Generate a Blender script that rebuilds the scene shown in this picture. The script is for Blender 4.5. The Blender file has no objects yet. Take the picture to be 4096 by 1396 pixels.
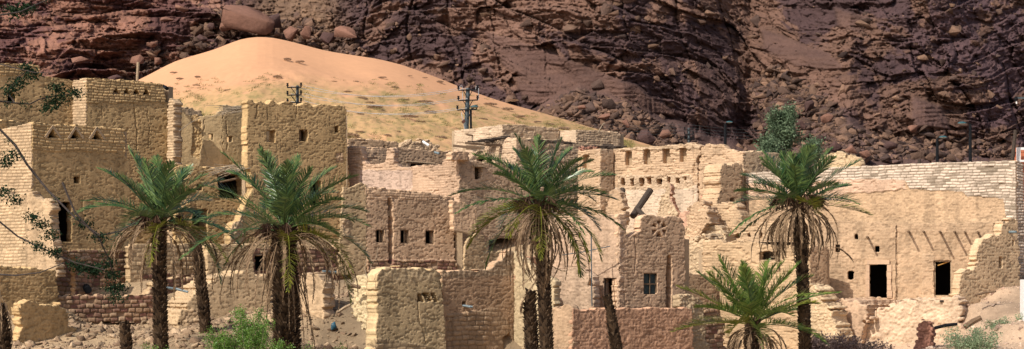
import bpy, bmesh, math, random
import numpy as np
from mathutils import Vector, Matrix
# ------------------------------------------------------------------ camera, sky, sun, exposure
F = 7877.0; HX = 2048.0; HY = 1130.0
sc = bpy.context.scene
cam_d = bpy.data.cameras.new("camera"); cam = bpy.data.objects.new("camera", cam_d)
sc.collection.objects.link(cam); sc.camera = cam
cam.location = (0, 0, 0); cam.rotation_euler = (math.radians(90), 0, 0)
cam_d.sensor_width = 36; cam_d.lens = 36 * F / 4096; cam_d.shift_y = (HY - 698) / 4096
cam_d.clip_start = 0.5; cam_d.clip_end = 3000
cam_d.dof.use_dof = True; cam_d.dof.focus_distance = 90; cam_d.dof.aperture_fstop = 14.0
SUN_EL = 43.0; sx, sy = -0.675, -0.74
w = bpy.data.worlds.new("World"); sc.world = w; w.use_nodes = True
nt = w.node_tree; bg = nt.nodes['Background']
sky = nt.nodes.new('ShaderNodeTexSky'); sky.sky_type = 'NISHITA'; sky.sun_disc = False
sky.sun_elevation = math.radians(SUN_EL); sky.sun_rotation = math.atan2(sx, sy)
sky.dust_density = 3.0; sky.air_density = 0.75; sky.ozone_density = 0.4
nt.links.new(sky.outputs[0], bg.inputs[0]); bg.inputs[1].default_value = 0.112
sl = bpy.data.lights.new("sun", 'SUN'); so = bpy.data.objects.new("sun", sl); sc.collection.objects.link(so)
sl.energy = 3.7; sl.angle = math.radians(0.5); sl.color = (1.0, 0.93, 0.83)
n_ = math.hypot(sx, sy)
sdir = Vector((sx / n_ * math.cos(math.radians(SUN_EL)), sy / n_ * math.cos(math.radians(SUN_EL)), math.sin(math.radians(SUN_EL))))
so.rotation_euler = sdir.to_track_quat('Z', 'Y').to_euler(); so.location = (-60, 20, 80)
sc.view_settings.view_transform = 'Standard'; sc.view_settings.look = 'None'
sc.view_settings.exposure = 0.34; sc.view_settings.gamma = 1
sc.cycles.use_denoising = True; sc.cycles.denoiser = 'OPENIMAGEDENOISE'
sc.cycles.max_bounces = 6; sc.cycles.diffuse_bounces = 4
# ------------------------------------------------------------------ numeric noise
def hsh(ix, iy, iz=0, s=0):
    a = (np.asarray(ix).astype(np.int64) * 374761393 + np.asarray(iy).astype(np.int64) * 668265263
         + np.asarray(iz).astype(np.int64) * 1274126177 + s * 974634777) & 0xFFFFFFFF
    a = ((a ^ (a >> 13)) * 1274126177) & 0xFFFFFFFF
    a = ((a ^ (a >> 16)) * 2246822519) & 0xFFFFFFFF
    return ((a ^ (a >> 15)) & 0xFFFFFF) / float(0xFFFFFF)
def vn(x, y, z=0.0, s=0):
    x, y, z = np.broadcast_arrays(np.asarray(x, float), y, z)
    ix, iy, iz = np.floor(x), np.floor(y), np.floor(z)
    fx, fy, fz = x - ix, y - iy, z - iz
    fx = fx * fx * (3 - 2 * fx); fy = fy * fy * (3 - 2 * fy); fz = fz * fz * (3 - 2 * fz)
    r = 0
    for dz in (0, 1):
        wz = fz if dz else 1 - fz
        for dy in (0, 1):
            wy = fy if dy else 1 - fy
            for dx in (0, 1):
                r = r + hsh(ix + dx, iy + dy, iz + dz, s) * (fx if dx else 1 - fx) * wy * wz
    return r
def fbm(x, y, z=0.0, o=4, s=0):
    a, t, f, r = 1.0, 0, 1.0, 0
    for k in range(o):
        r = r + a * vn(x * f, y * f, np.asarray(z) * f, s + k); t += a; a *= .5; f *= 2.03
    return r / t
def sst(a, b, x):
    t = np.clip((x - a) / (b - a), 0, 1); return t * t * (3 - 2 * t)
def worley(x, y, s=0, jit=.9):
    ix, iy = np.floor(x), np.floor(y)
    f1 = np.full(x.shape, 9.); f2 = np.full(x.shape, 9.); rd = np.zeros(x.shape)
    for dx in (-1, 0, 1):
        for dy in (-1, 0, 1):
            cx, cy = ix + dx, iy + dy
            px = cx + .5 + (hsh(cx, cy, 1, s) - .5) * jit; py = cy + .5 + (hsh(cx, cy, 2, s) - .5) * jit
            d = np.hypot(px - x, py - y)
            c = d < f1
            f2 = np.where(c, f1, np.minimum(f2, d)); rd = np.where(c, hsh(cx, cy, 3, s), rd); f1 = np.where(c, d, f1)
    return f1, f2, rd
def facets(x, y, s=0, jit=.95):
    ix, iy = np.floor(x), np.floor(y)
    f1 = np.full(x.shape, 9.); f2 = np.full(x.shape, 9.); rd = np.zeros(x.shape); gx = rd.copy(); gy = rd.copy()
    for dx in (-1, 0, 1):
        for dy in (-1, 0, 1):
            cx, cy = ix + dx, iy + dy
            px = cx + .5 + (hsh(cx, cy, 1, s) - .5) * jit; py = cy + .5 + (hsh(cx, cy, 2, s) - .5) * jit
            d = np.maximum(np.abs(px - x), np.abs(py - y)) * .6 + .4 * np.hypot(px - x, py - y)
            c = d < f1
            f2 = np.where(c, f1, np.minimum(f2, d)); rd = np.where(c, hsh(cx, cy, 3, s), rd); f1 = np.where(c, d, f1)
            gx = np.where(c, (x - px) * (hsh(cx, cy, 4, s) - .5) * 2, gx); gy = np.where(c, (y - py) * (hsh(cx, cy, 5, s) - .5) * 2, gy)
    return f1, f2, rd, gx + gy
def inpoly(x, y, poly):
    r = np.zeros(x.shape, bool); n = len(poly)
    for i in range(n):
        x0, y0 = poly[i]; x1, y1 = poly[(i + 1) % n]
        if y0 == y1: continue
        c = ((y0 > y) != (y1 > y)) & (x < (x1 - x0) * (y - y0) / (y1 - y0) + x0)
        r ^= c
    return r
def segdist(x, y, pl):
    d = np.full(x.shape, 1e9)
    for (x0, y0), (x1, y1) in zip(pl[:-1], pl[1:]):
        vx, vy = x1 - x0, y1 - y0; t = np.clip(((x - x0) * vx + (y - y0) * vy) / (vx * vx + vy * vy + 1e-9), 0, 1)
        d = np.minimum(d, np.hypot(x - x0 - t * vx, y - y0 - t * vy))
    return d
# ------------------------------------------------------------------ objects
C = sc.collection
def P(px, py, Y): return Vector(((px - HX) / F * Y, Y, (HY - py) / F * Y))
def tag(o, label=None, cat=None, group=None, kind=None):
    if label: o['label'] = label
    if cat: o['category'] = cat
    if group: o['group'] = group
    if kind: o['kind'] = kind
    return o
def thing(name, loc, label, cat, group=None):
    o = bpy.data.objects.new(name, None); C.objects.link(o); o.location = loc; o.empty_display_size = .3
    WL[o.name] = Vector(loc); return tag(o, label, cat, group)
WL = {}
def mk(name, V, Q, mat, parent=None, cols=None, smooth=False, org=None):
    V = np.asarray(V, np.float32).reshape(-1, 3)
    if org is None:
        if parent is not None: org = WL[parent.name]
        else: org = Vector(((V[:, 0].min() + V[:, 0].max()) / 2, (V[:, 1].min() + V[:, 1].max()) / 2, V[:, 2].min()))
    V = V - np.array(org, np.float32)
    me = bpy.data.meshes.new(name)
    if isinstance(Q, np.ndarray):
        k = Q.shape[1]; me.vertices.add(len(V)); me.vertices.foreach_set('co', V.ravel())
        me.loops.add(Q.size); me.loops.foreach_set('vertex_index', Q.astype(np.int32).ravel())
        me.polygons.add(len(Q)); me.polygons.foreach_set('loop_start', np.arange(0, Q.size, k, dtype=np.int32))
        me.polygons.foreach_set('loop_total', np.full(len(Q), k, np.int32)); me.update(calc_edges=True)
    else:
        me.from_pydata(V.tolist(), [], Q); me.update()
    if cols is not None:
        a = me.color_attributes.new('Col', 'FLOAT_COLOR', 'POINT')
        cc = np.ones((len(V), 4), np.float32); cc[:, :3] = cols; a.data.foreach_set('color', cc.ravel())
    if smooth: me.polygons.foreach_set('use_smooth', np.ones(len(me.polygons), bool))
    me.materials.append(mat)
    o = bpy.data.objects.new(name, me); C.objects.link(o)
    if parent is not None:
        o.parent = parent
        WL[o.name] = Vector(org)
        if (Vector(org) - WL[parent.name]).length > 1e-6: o.location = Vector(org) - WL[parent.name]
    else:
        o.location = org; WL[o.name] = Vector(org)
    return o
class MB:
    def __init__(s): s.v = []; s.f = []
    def box(s, c, ax, ay, az):
        b = len(s.v); c = Vector(c)
        for i in (-1, 1):
            for j in (-1, 1):
                for k in (-1, 1): s.v.append(tuple(c + ax * i + ay * j + az * k))
        for q in ((0, 1, 3, 2), (4, 6, 7, 5), (0, 4, 5, 1), (2, 3, 7, 6), (0, 2, 6, 4), (1, 5, 7, 3)): s.f.append([b + i for i in q])
        return s
    def tube(s, pts, rad, n=8, cap=True):
        pts = [Vector(p) for p in pts]
        if not isinstance(rad, (list, tuple)): rad = [rad] * len(pts)
        b = len(s.v)
        for i, p in enumerate(pts):
            d = (pts[min(i + 1, len(pts) - 1)] - pts[max(i - 1, 0)]).normalized()
            up = Vector((0, 0, 1)) if abs(d.z) < .9 else Vector((1, 0, 0))
            a = d.cross(up).normalized(); c = a.cross(d)
            for k in range(n):
                t = 2 * math.pi * k / n; s.v.append(tuple(p + (a * math.cos(t) + c * math.sin(t)) * rad[i]))
        for i in range(len(pts) - 1):
            for k in range(n):
                k2 = (k + 1) % n; s.f.append([b + i * n + k, b + i * n + k2, b + (i + 1) * n + k2, b + (i + 1) * n + k])
        if cap: s.f.append([b + k for k in range(n)][::-1]); s.f.append([b + (len(pts) - 1) * n + k for k in range(n)])
        return s
    def build(s, name, mat, parent=None, smooth=False, org=None): return mk(name, s.v, s.f, mat, parent, None, smooth, org)
# ------------------------------------------------------------------ materials
def new_mat(name):
    m = bpy.data.materials.new(name); m.use_nodes = True
    return m, m.node_tree.nodes, m.node_tree.links, m.node_tree.nodes['Principled BSDF']
def earth_mat(name, s1=7, s2=40, bump=.6, dist=.03, var=.3, attr=True, col=(.4, .3, .2)):
    m, N, L, b = new_mat(name)
    geo = N.new('ShaderNodeNewGeometry')
    n1 = N.new('ShaderNodeTexNoise'); n1.inputs['Scale'].default_value = s1; n1.inputs['Detail'].default_value = 6; n1.inputs['Roughness'].default_value = .65
    n2 = N.new('ShaderNodeTexNoise'); n2.inputs['Scale'].default_value = s2; n2.inputs['Detail'].default_value = 3
    n3 = N.new('ShaderNodeTexNoise'); n3.inputs['Scale'].default_value = s1 * .08; n3.inputs['Detail'].default_value = 4
    for n in (n1, n2, n3): L.new(geo.outputs['Position'], n.inputs['Vector'])
    if attr:
        a = N.new('ShaderNodeAttribute'); a.attribute_name = 'Col'; src = a.outputs['Color']
    else:
        a = N.new('ShaderNodeRGB'); a.outputs[0].default_value = (*col, 1); src = a.outputs[0]
    add = N.new('ShaderNodeMath'); add.operation = 'ADD'; L.new(n1.outputs[0], add.inputs[0]); L.new(n3.outputs[0], add.inputs[1])
    mr = N.new('ShaderNodeMapRange'); mr.inputs[1].default_value = .6; mr.inputs[2].default_value = 1.4
    mr.inputs[3].default_value = 1 - var; mr.inputs[4].default_value = 1 + var; L.new(add.outputs[0], mr.inputs[0])
    mx = N.new('ShaderNodeVectorMath'); mx.operation = 'SCALE'; L.new(src, mx.inputs[0]); L.new(mr.outputs[0], mx.inputs['Scale'])
    L.new(mx.outputs[0], b.inputs['Base Color'])
    hs = N.new('ShaderNodeMath'); hs.operation = 'ADD'; L.new(n1.outputs[0], hs.inputs[0])
    h2 = N.new('ShaderNodeMath'); h2.operation = 'MULTIPLY'; h2.inputs[1].default_value = .35; L.new(n2.outputs[0], h2.inputs[0]); L.new(h2.outputs[0], hs.inputs[1])
    bp = N.new('ShaderNodeBump'); bp.inputs['Strength'].default_value = bump; bp.inputs['Distance'].default_value = dist
    L.new(hs.outputs[0], bp.inputs['Height']); L.new(bp.outputs[0], b.inputs['Normal'])
    b.inputs['Roughness'].default_value = .95; b.inputs['Specular IOR Level'].default_value = .15
    return m
def plain(name, col, rough=.7, metal=0, var=.25, scale=12, bump=.3, dist=.01, spec=.4, stretch=None):
    m, N, L, b = new_mat(name)
    tc = N.new('ShaderNodeTexCoord'); mp = N.new('ShaderNodeMapping'); mp.inputs['Scale'].default_value = stretch or (1, 1, 1)
    L.new(tc.outputs['Object'], mp.inputs[0])
    n = N.new('ShaderNodeTexNoise'); n.inputs['Scale'].default_value = scale; n.inputs['Detail'].default_value = 5; L.new(mp.outputs[0], n.inputs[0])
    cr = N.new('ShaderNodeValToRGB'); L.new(n.outputs[0], cr.inputs[0])
    cr.color_ramp.elements[0].position = .3; cr.color_ramp.elements[1].position = .7
    cr.color_ramp.elements[0].color = (*[c * (1 - var) for c in col], 1); cr.color_ramp.elements[1].color = (*[min(1, c * (1 + var)) for c in col], 1)
    L.new(cr.outputs[0], b.inputs['Base Color'])
    bp = N.new('ShaderNodeBump'); bp.inputs['Strength'].default_value = bump; bp.inputs['Distance'].default_value = dist
    L.new(n.outputs[0], bp.inputs['Height']); L.new(bp.outputs[0], b.inputs['Normal'])
    b.inputs['Roughness'].default_value = rough; b.inputs['Metallic'].default_value = metal; b.inputs['Specular IOR Level'].default_value = spec
    return m
def leaf_mat(name, c0, c1, rough=.45, trans=.2, spec=.5):
    m, N, L, b = new_mat(name)
    geo = N.new('ShaderNodeNewGeometry'); cr = N.new('ShaderNodeValToRGB')
    cr.color_ramp.elements[0].color = (*c0, 1); cr.color_ramp.elements[1].color = (*c1, 1)
    L.new(geo.outputs['Random Per Island'], cr.inputs[0]); L.new(cr.outputs[0], b.inputs['Base Color'])
    b.inputs['Roughness'].default_value = rough; b.inputs['Specular IOR Level'].default_value = spec
    tr = N.new('ShaderNodeBsdfTranslucent'); L.new(cr.outputs[0], tr.inputs[0])
    mx = N.new('ShaderNodeMixShader'); mx.inputs[0].default_value = trans
    L.new(b.outputs[0], mx.inputs[1]); L.new(tr.outputs[0], mx.inputs[2]); L.new(mx.outputs[0], N['Material Output'].inputs[0])
    return m
M_mud = earth_mat('mud', 12, 40, .6, .025, .3)
M_rock = earth_mat('sandstone', 1.6, 9, .9, .25, .3)
M_sand = earth_mat('sand', 1.2, 14, .35, .06, .1)
M_soil = earth_mat('soil', 5, 30, .8, .05, .3)
M_stone = earth_mat('loose_stone', 4, 20, .6, .04, .3, False, (.33, .23, .16))
M_redstone = earth_mat('red_boulder', 1.2, 7, .9, .2, .35, False, (.2, .105, .075))
M_darkstone = earth_mat('dark_boulder', 1.2, 7, .9, .2, .4, False, (.085, .05, .045))
M_wood = plain('old_wood', (.16, .105, .065), .85, 0, .4, 14, .6, .01, .2, (1, 1, 6))
M_darkwood = plain('dark_wood', (.05, .035, .025), .85, 0, .4, 14, .5)
M_palewood = plain('pale_wood', (.34, .25, .16), .85, 0, .3, 14, .5)
M_twig = plain('twig', (.3, .24, .17), .9, 0, .3, 8)
M_bark = plain('branch_bark', (.04, .03, .026), .9, 0, .4, 30, .8)
M_boot = leaf_mat('palm_boot', (.02, .013, .009), (.115, .075, .045), .9, 0, .1)
M_frond = leaf_mat('palm_leaf', (.016, .062, .024), (.14, .21, .06), .34, .12, .5)
M_young = leaf_mat('young_palm_leaf', (.045, .11, .02), (.22, .28, .06), .36, .2, .45)
M_yfrond = leaf_mat('palm_leaf_yellow', (.08, .11, .015), (.24, .23, .03), .45, .2, .4)
M_dead = leaf_mat('dead_leaf', (.10, .062, .034), (.33, .225, .135), .8, .1, .2)
M_rachis = plain('palm_rachis', (.16, .15, .07), .5)
M_date = leaf_mat('date_stalk', (.035, .018, .012), (.10, .055, .03), .8, 0, .2)
M_bush = leaf_mat('bush_leaf', (.06, .15, .02), (.2, .34, .06), .45, .3)
M_tam = leaf_mat('tamarisk_leaf', (.07, .12, .06), (.16, .22, .12), .7, .3)
M_acacia = leaf_mat('acacia_leaf', (.008, .022, .012), (.025, .05, .02), .8, .15, .1)
M_sage = leaf_mat('sage_leaf', (.14, .2, .1), (.3, .38, .22), .7, .3)
M_dry = leaf_mat('dry_twigs', (.12, .08, .07), (.3, .21, .17), .9, .1)
M_drymound = leaf_mat('dry_shrub_twigs', (.22, .14, .09), (.38, .26, .17), .9, .1)
M_tuft = leaf_mat('hill_grass', (.13, .14, .04), (.3, .24, .09), .9, .2)
M_black = plain('black_paint', (.01, .011, .013), .85, spec=.1)
M_metal = plain('galvanised_steel', (.06, .08, .09), .6, .1)
M_lamp = plain('lamp_green', (.03, .09, .1), .35)
M_glass = plain('lamp_glass', (.4, .42, .38), .25)
M_pipe = plain('plastic_pipe', (.15, .20, .22), .5)
M_white = plain('white_paint', (.75, .75, .73), .6, 0, .08)
M_shutter = plain('shutter_paint', (.03, .05, .05), .7, 0, .5, 10)
M_blue = plain('blue_plastic', (.02, .08, .12), .5, 0, .5)
M_blockred = plain('orange_block', (.5, .17, .09), .9, 0, .15)
M_wire = plain('aluminium_wire', (.55, .55, .55), .4, .5)
M_clay = earth_mat('clay', 9, 40, .6, .03, .25, False, (.38, .28, .18))
M_room = earth_mat('shade_dark_clay', 6, 30, .4, .03, .25, False, (.05, .038, .03))  # clay colour darkened to paint the deep shade inside rooms and openings
# ------------------------------------------------------------------ wall builder
def brick_h(u, z, bw=.30, bh=.135, s=0, irr=1.):
    zz = z + .05 * (fbm(u * .7, z * .3, 0, 2, s + 5) - .5) * 2 + .03 * (vn(u * 3, z * 3, 0, s + 6) - .5) * irr
    row = np.floor(zz / bh); fz = zz / bh - row
    uu = (u + .03 * (vn(u * 4, z * 4, 0, s + 7) - .5)) / (bw * (.85 + .3 * hsh(row, 5, 0, s))) + (row % 2) * .5 + .3 * hsh(row, 9, 0, s)
    col = np.floor(uu); fx = uu - col
    d = np.minimum(np.minimum(fx, 1 - fx) * bw, np.minimum(fz, 1 - fz) * bh)
    prof = sst(.002, .032, d); r = hsh(row, col, 0, s); r2 = hsh(row, col, 1, s)
    h = prof * (.04 + .022 * (r - .4) * irr) - (r2 > .985) * .05 * prof
    return h, r, prof
STONE_PAL = np.array([(.20, .10, .075), (.27, .15, .10), (.31, .20, .125), (.21, .12, .085), (.30, .19, .12), (.35, .24, .155)])
def surf(style, u, z, col, s):
    """height and colour of a wall surface at (u, z) metres; col = its base earth colour"""
    col = np.array(col)
    if style == 'brick':
        h, r, p = brick_h(u, z, .30, .14, s, 1.2)
        h = h + .012 * (fbm(u * 9, z * 9, 0, 2, s) - .5)
        t = (.82 + .34 * r) * (.6 + .4 * p)
        return h, col[None] * t[:, None]
    if style == 'fine':
        h, r, p = brick_h(u, z, .33, .125, s, 1.3)
        pl = sst(.42, .62, fbm(u * .8, z * .8, 0, 4, s + 3))
        h = h * (.16 + .42 * (1 - pl)) + .035 * (fbm(u * 7, z * 7, 0, 3, s) - .5) + pl * .02 - .05 * sst(.60, .66, fbm(u * 3, z * 7, 0, 3, s + 9))
        t = (.86 + .24 * r * (1 - pl) + .12 * pl) * (1 - .26 * (1 - p) * (1 - .6 * pl))
        return h, col[None] * t[:, None]
    if style == 'white':
        h, r, p = brick_h(u, z, .36, .135, s, 1.4)
        h = h * 1.25 + .02 * (fbm(u * 8, z * 8, 0, 2, s) - .5)
        wsh = sst(.16, .42, r * .5 + .5 * fbm(u * 1.2, z * 1.2, 0, 3, s + 3)) * p
        c = np.array([(.24, .19, .14)]) * (1 - wsh[:, None]) + np.array([(.61, .50, .395)]) * wsh[:, None] * (.85 + .2 * r[:, None])
        return h, c
    if style == 'stone':
        h, r, p = brick_h(u, z, .33, .19, s, 2.6)
        pc = STONE_PAL[(r * 5.99).astype(int)]
        h = h * 1.6 + .03 * (fbm(u * 7, z * 7, 0, 2, s) - .5)
        c = pc * p[:, None] + col[None] * .45 * (1 - p[:, None])
        return h, c
    if style == 'stonetan':
        h, r, p = brick_h(u, z, .42, .2, s, 2.0)
        m = sst(.45, .6, fbm(u * .6, z * .6, 0, 3, s + 8))
        h = h * 1.3 * (1 - m * .7) + .03 * (fbm(u * 7, z * 7, 0, 2, s) - .5)
        return h, col[None] * ((.8 + .35 * r) * (.75 + .25 * p))[:, None]
    if style == 'rubble':
        x = u * 5.2 + .5 * vn(u * 3, z * 3, 0, s); f1, f2, rd = worley(x, z * 6.5, s)
        e = sst(0, .28, f2 - f1)
        g1, g2, rg = worley(u * 1.6, z * 2.0, s + 9)
        h = .06 * e * (.3 + .9 * rd) + .07 * (rg - .5) + .05 * (fbm(u * 8, z * 8, 0, 3, s + 5) - .5) + .2 * (fbm(u * 1.3, z * 1.3, 0, 4, s + 4) - .5)
        return h, col[None] * ((.88 + .22 * rd) * (.86 + .14 * e))[:, None]
    # plaster: smooth daub, chipped, with the courses showing through
    h, r, p = brick_h(u, z, .33, .135, s, 1.)
    n1 = fbm(u * 3.6, z * 9, 0, 3, s + 11); n2 = fbm(u * 7.5, z * 14, 3.3, 2, s + 12)
    chip = np.maximum(sst(.60, .635, n1 * .5 + n2 * .5 + .08 * (fbm(u * .4, z * .4, 0, 2, s + 13) - .5)), sst(.63, .665, fbm(u * 7, z * 14, 1.3, 2, s + 14)))
    pl = sst(.34, .56, fbm(u * .55, z * .7, 0, 4, s + 3))
    if style == 'rough': chip = np.maximum(sst(.62, .68, fbm(u * 6, z * 12, 1.3, 2, s + 14)), .5 * sst(.60, .66, n1)); pl = pl * .6
    h = h * (.03 + .2 * (1 - pl)) + .016 * (fbm(u * 1.1, z * 1.3, 0, 3, s) - .5) + .009 * (fbm(u * 9, z * 9, 0, 2, s + 2) - .5) - .022 * chip
    if style == 'rough': h = h * .85 + .04 * (fbm(u * 8, z * 5.0, 0, 3, s + 4) - .5) + .02 * (vn(u * 13, z * 13, 0, s + 5) - .5)
    if style == 'smooth': h = h * .4 + .012 * (fbm(u * 9, z * 9, 0, 2, s + 2) - .5); chip = chip * .4
    st = fbm(u * 3.2, z * .25, 0, 3, s + 21)
    t = (.9 + .22 * (fbm(u * .9, z * .9, 0, 4, s + 1) - .5)) * (1 - .28 * chip) * (1 - .12 * (1 - p) * (1 - pl)) * (1.06 - .2 * sst(.5, .75, st))
    return h, col[None] * t[:, None]
class Wl: pass
WN = [0]
def wall(parent, name, A, B, out, holes=(), th=.45, style='plaster', col=(.36, .27, .165), bands=(), cracks=(), rag=.05, cell=.035, grow=None, label=None, cat=None, group=None):
    """slab of earth wall: plan line A-B as (px, Y); outline, holes, bands and cracks traced in picture units on that plane"""
    WN[0] += 1; s = WN[0] * 17
    a = Vector(((A[0] - HX) / F * A[1], A[1])); b = Vector(((B[0] - HX) / F * B[1], B[1]))
    t = (b - a).normalized(); n = Vector((t.y, -t.x))
    W = Wl(); W.a, W.t, W.n, W.th = a, t, n, th
    def uz(px, py):
        rx = (px - HX) / F; u = (a.x - a.y * rx) / (t.y * rx - t.x); y = a.y + u * t.y
        return u, (HY - py) / F * y
    W.uz = uz
    def pt(px, py, off=0.0):
        u, z = uz(px, py); q = a + t * u + n * off; return Vector((q.x, q.y, z))
    W.pt = pt
    O = [uz(*p) for p in out]; H = [[uz(*p) for p in h] for h in holes]
    us = [p[0] for p in O]; zs = [p[1] for p in O]
    u0, u1, z0, z1 = min(us) - .1, max(us) + .1, min(zs), max(zs) + .15
    nu = int((u1 - u0) / cell) + 1; nz = int((z1 - z0) / cell) + 1
    cu = u0 + (np.arange(nu) + .5) * cell; cz = z0 + (np.arange(nz) + .5) * cell
    U, Z = np.meshgrid(cu, cz)
    wu = U + rag * 1.3 * (fbm(U * 3, Z * 3, 0, 3, s + 31) - .5) + rag * .9 * (vn(U * 8, Z * 8, 0, s + 33) - .5); wz = Z + rag * 1.3 * (fbm(U * 3, Z * 3, 0, 3, s + 32) - .5) + rag * 1.3 * (vn(U * 7, Z * 7, 0, s + 34) - .5)
    bu = (np.floor((U + .13 * (np.floor(Z / .13) % 2)) / .27)); bk = hsh(bu, np.floor(Z / .13), 0, s + 35) - .5; bk2 = hsh(bu, np.floor(Z / .13), 1, s + 36) - .5
    wu = wu + rag * 1.8 * bk2; wz = wz + rag * 1.8 * bk
    m = inpoly(wu, wz, O)
    hu = U + .018 * (vn(U * 6, Z * 6, 0, s) - .5) * 2; hz = Z + .018 * (vn(U * 6, Z * 6, 0, s + 1) - .5) * 2
    for h in H: m &= ~inpoly(hu, hz, h)
    # vertices
    gu = u0 + np.arange(nu + 1) * cell; gz = z0 + np.arange(nz + 1) * cell
    VU, VZ = np.meshgrid(gu, gz); vid = np.arange((nu + 1) * (nz + 1)).reshape(nz + 1, nu + 1)
    J, I = np.nonzero(m)
    q = np.stack([vid[J, I], vid[J, I + 1], vid[J + 1, I + 1], vid[J + 1, I]], 1)
    used = np.unique(q); remap = np.full(vid.size, -1); remap[used] = np.arange(len(used)); q = remap[q]
    vu = VU.ravel()[used].copy(); vz = VZ.ravel()[used].copy()
    # boundary edges
    mp = np.pad(m, 1); ed = []
    for dj, di, e0, e1 in ((-1, 0, 0, 1), (0, 1, 1, 2), (1, 0, 2, 3), (0, -1, 3, 0)):
        bb = ~mp[J + 1 + dj, I + 1 + di]; ed.append(np.stack([q[bb, e0], q[bb, e1]], 1))
    ed = np.concatenate(ed)
    for it in range(1):
        su = np.zeros(len(vu)); sz = su.copy(); sn = su.copy()
        for i, j in ((0, 1), (1, 0)):
            np.add.at(su, ed[:, i], vu[ed[:, j]]); np.add.at(sz, ed[:, i], vz[ed[:, j]]); np.add.at(sn, ed[:, i], 1)
        k = sn == 2; vu[k] = .5 * vu[k] + .25 * su[k]; vz[k] = .5 * vz[k] + .25 * sz[k]
    h, c = surf(style, vu, vz, col, s)
    for bd in bands:
        bp, bst = bd[0], bd[1]; bc = bd[2] if len(bd) > 2 else col; bo = bd[3] if len(bd) > 3 else 0
        pp = [uz(*p) for p in bp]
        k = inpoly(vu + .12 * (fbm(vu * 3, vz * 3, 0, 3, s + 41) - .5), vz + .12 * (fbm(vu * 3, vz * 3, 0, 3, s + 42) - .5), pp)
        if k.any():
            hb, cb = surf(bst, vu[k], vz[k], bc, s + 3); h[k] = hb + bo; c[k] = cb
    for cr in cracks:
        d = segdist(vu + .05 * (vn(vu * 6, vz * 6, 0, s + 51) - .5) * 2, vz, [uz(*p) for p in cr[0]])
        wd = cr[1] * (.6 + .8 * vn(vu * 5, vz * 5, 0, s + 52)); h = h - cr[2] * (1 - sst(wd * .6, wd * 1.3, d))
    bi = np.unique(ed)
    nn = len(vu)
    front = np.stack([a.x + t.x * vu + n.x * h, a.y + t.y * vu + n.y * h, vz], 1)
    back = np.stack([a.x + t.x * vu - n.x * th, a.y + t.y * vu - n.y * th, vz], 1)
    # outward direction at boundary
    du = np.zeros(nn); dz = np.zeros(nn)
    mid = np.zeros((nn, 3)); cnt = np.zeros(nn)
    ccu = cu[I]; ccz = cz[J]
    for k in range(4):
        np.add.at(du, q[:, k], vu[q[:, k]] - ccu); np.add.at(dz, q[:, k], vz[q[:, k]] - ccz)
    ln = np.hypot(du, dz) + 1e-9; du /= ln; dz /= ln
    K = max(2, int(th / .09)); V = [front]; base = nn; layer = [None] * (K + 1)
    idx = np.full(nn, -1); idx[bi] = np.arange(len(bi))
    layer[0] = bi; cols = [c]
    bcol = c[bi]
    for k in range(1, K):
        f = k / K; o = h[bi] * (1 - f) - th * f
        j = rag * 1.5 * (fbm(vu[bi] * 5, vz[bi] * 7, f * th * 6, 2, s + 61) - .45)
        j = j * (1 if rag > .03 else .3)
        pu = vu[bi] + du[bi] * j; pz = vz[bi] + dz[bi] * j
        V.append(np.stack([a.x + t.x * pu + n.x * o, a.y + t.y * pu + n.y * o, pz], 1)); layer[k] = base + np.arange(len(bi)); base += len(bi)
        cols.append(np.array(col)[None] * (.85 + .3 * vn(vu[bi] * 5, vz[bi] * 8, f * 3, s + 62))[:, None])
    V.append(back); layer[K] = base + bi; cols.append(c)
    qs = [q, (q + base)[:, ::-1]]
    i0 = idx[ed[:, 0]]; i1 = idx[ed[:, 1]]
    for k in range(K): qs.append(np.stack([layer[k][i1], layer[k][i0], layer[k + 1][i0], layer[k + 1][i1]], 1))
    org = None
    if parent is None: q0 = a + t * ((u0 + u1) / 2); org = Vector((q0.x, q0.y, z0))
    o = mk(name, np.concatenate(V), np.concatenate(qs), M_mud, parent, np.concatenate(cols), False, org)
    if parent is None: o['kind'] = 'thing'
    if label: tag(o, label, cat, group)
    W.o = o; W.col = col
    return W
def rect(x0, y0, x1, y1): return [(x0, y0), (x1, y0), (x1, y1), (x0, y1)]
def pocket(W, x0, y0, x1, y1, name='window', start=.05, depth=1.6, mat=None, grow=.05, parent=None):
    """a recess or room behind an opening: five real faces"""
    if name in ('window', 'doorway', 'recess', 'hole', 'chimney_slot', 'joist_hole') and mat is None:
        start = W.th - .03; grow = {'window': .35, 'doorway': 1.6, 'recess': .2}.get(name, .15); depth = {'window': 2., 'doorway': 3.6}.get(name, 1.)
    c = [W.pt(x0, y1), W.pt(x1, y1), W.pt(x1, y0), W.pt(x0, y0)]
    n = Vector((W.n.x, W.n.y, 0)); t = Vector((W.t.x, W.t.y, 0)); z = Vector((0, 0, 1))
    c = [c[0] - t * grow - z * grow, c[1] + t * grow - z * grow, c[2] + t * grow + z * grow, c[3] - t * grow + z * grow]
    V = [tuple(p - n * start) for p in c] + [tuple(p - n * (start + depth)) for p in c]
    Fc = [[0, 1, 5, 4], [1, 2, 6, 5], [2, 3, 7, 6], [3, 0, 4, 7], [4, 5, 6, 7]]
    return mk(name, V, Fc, mat or M_room, parent or W.o.parent or W.o)
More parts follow.
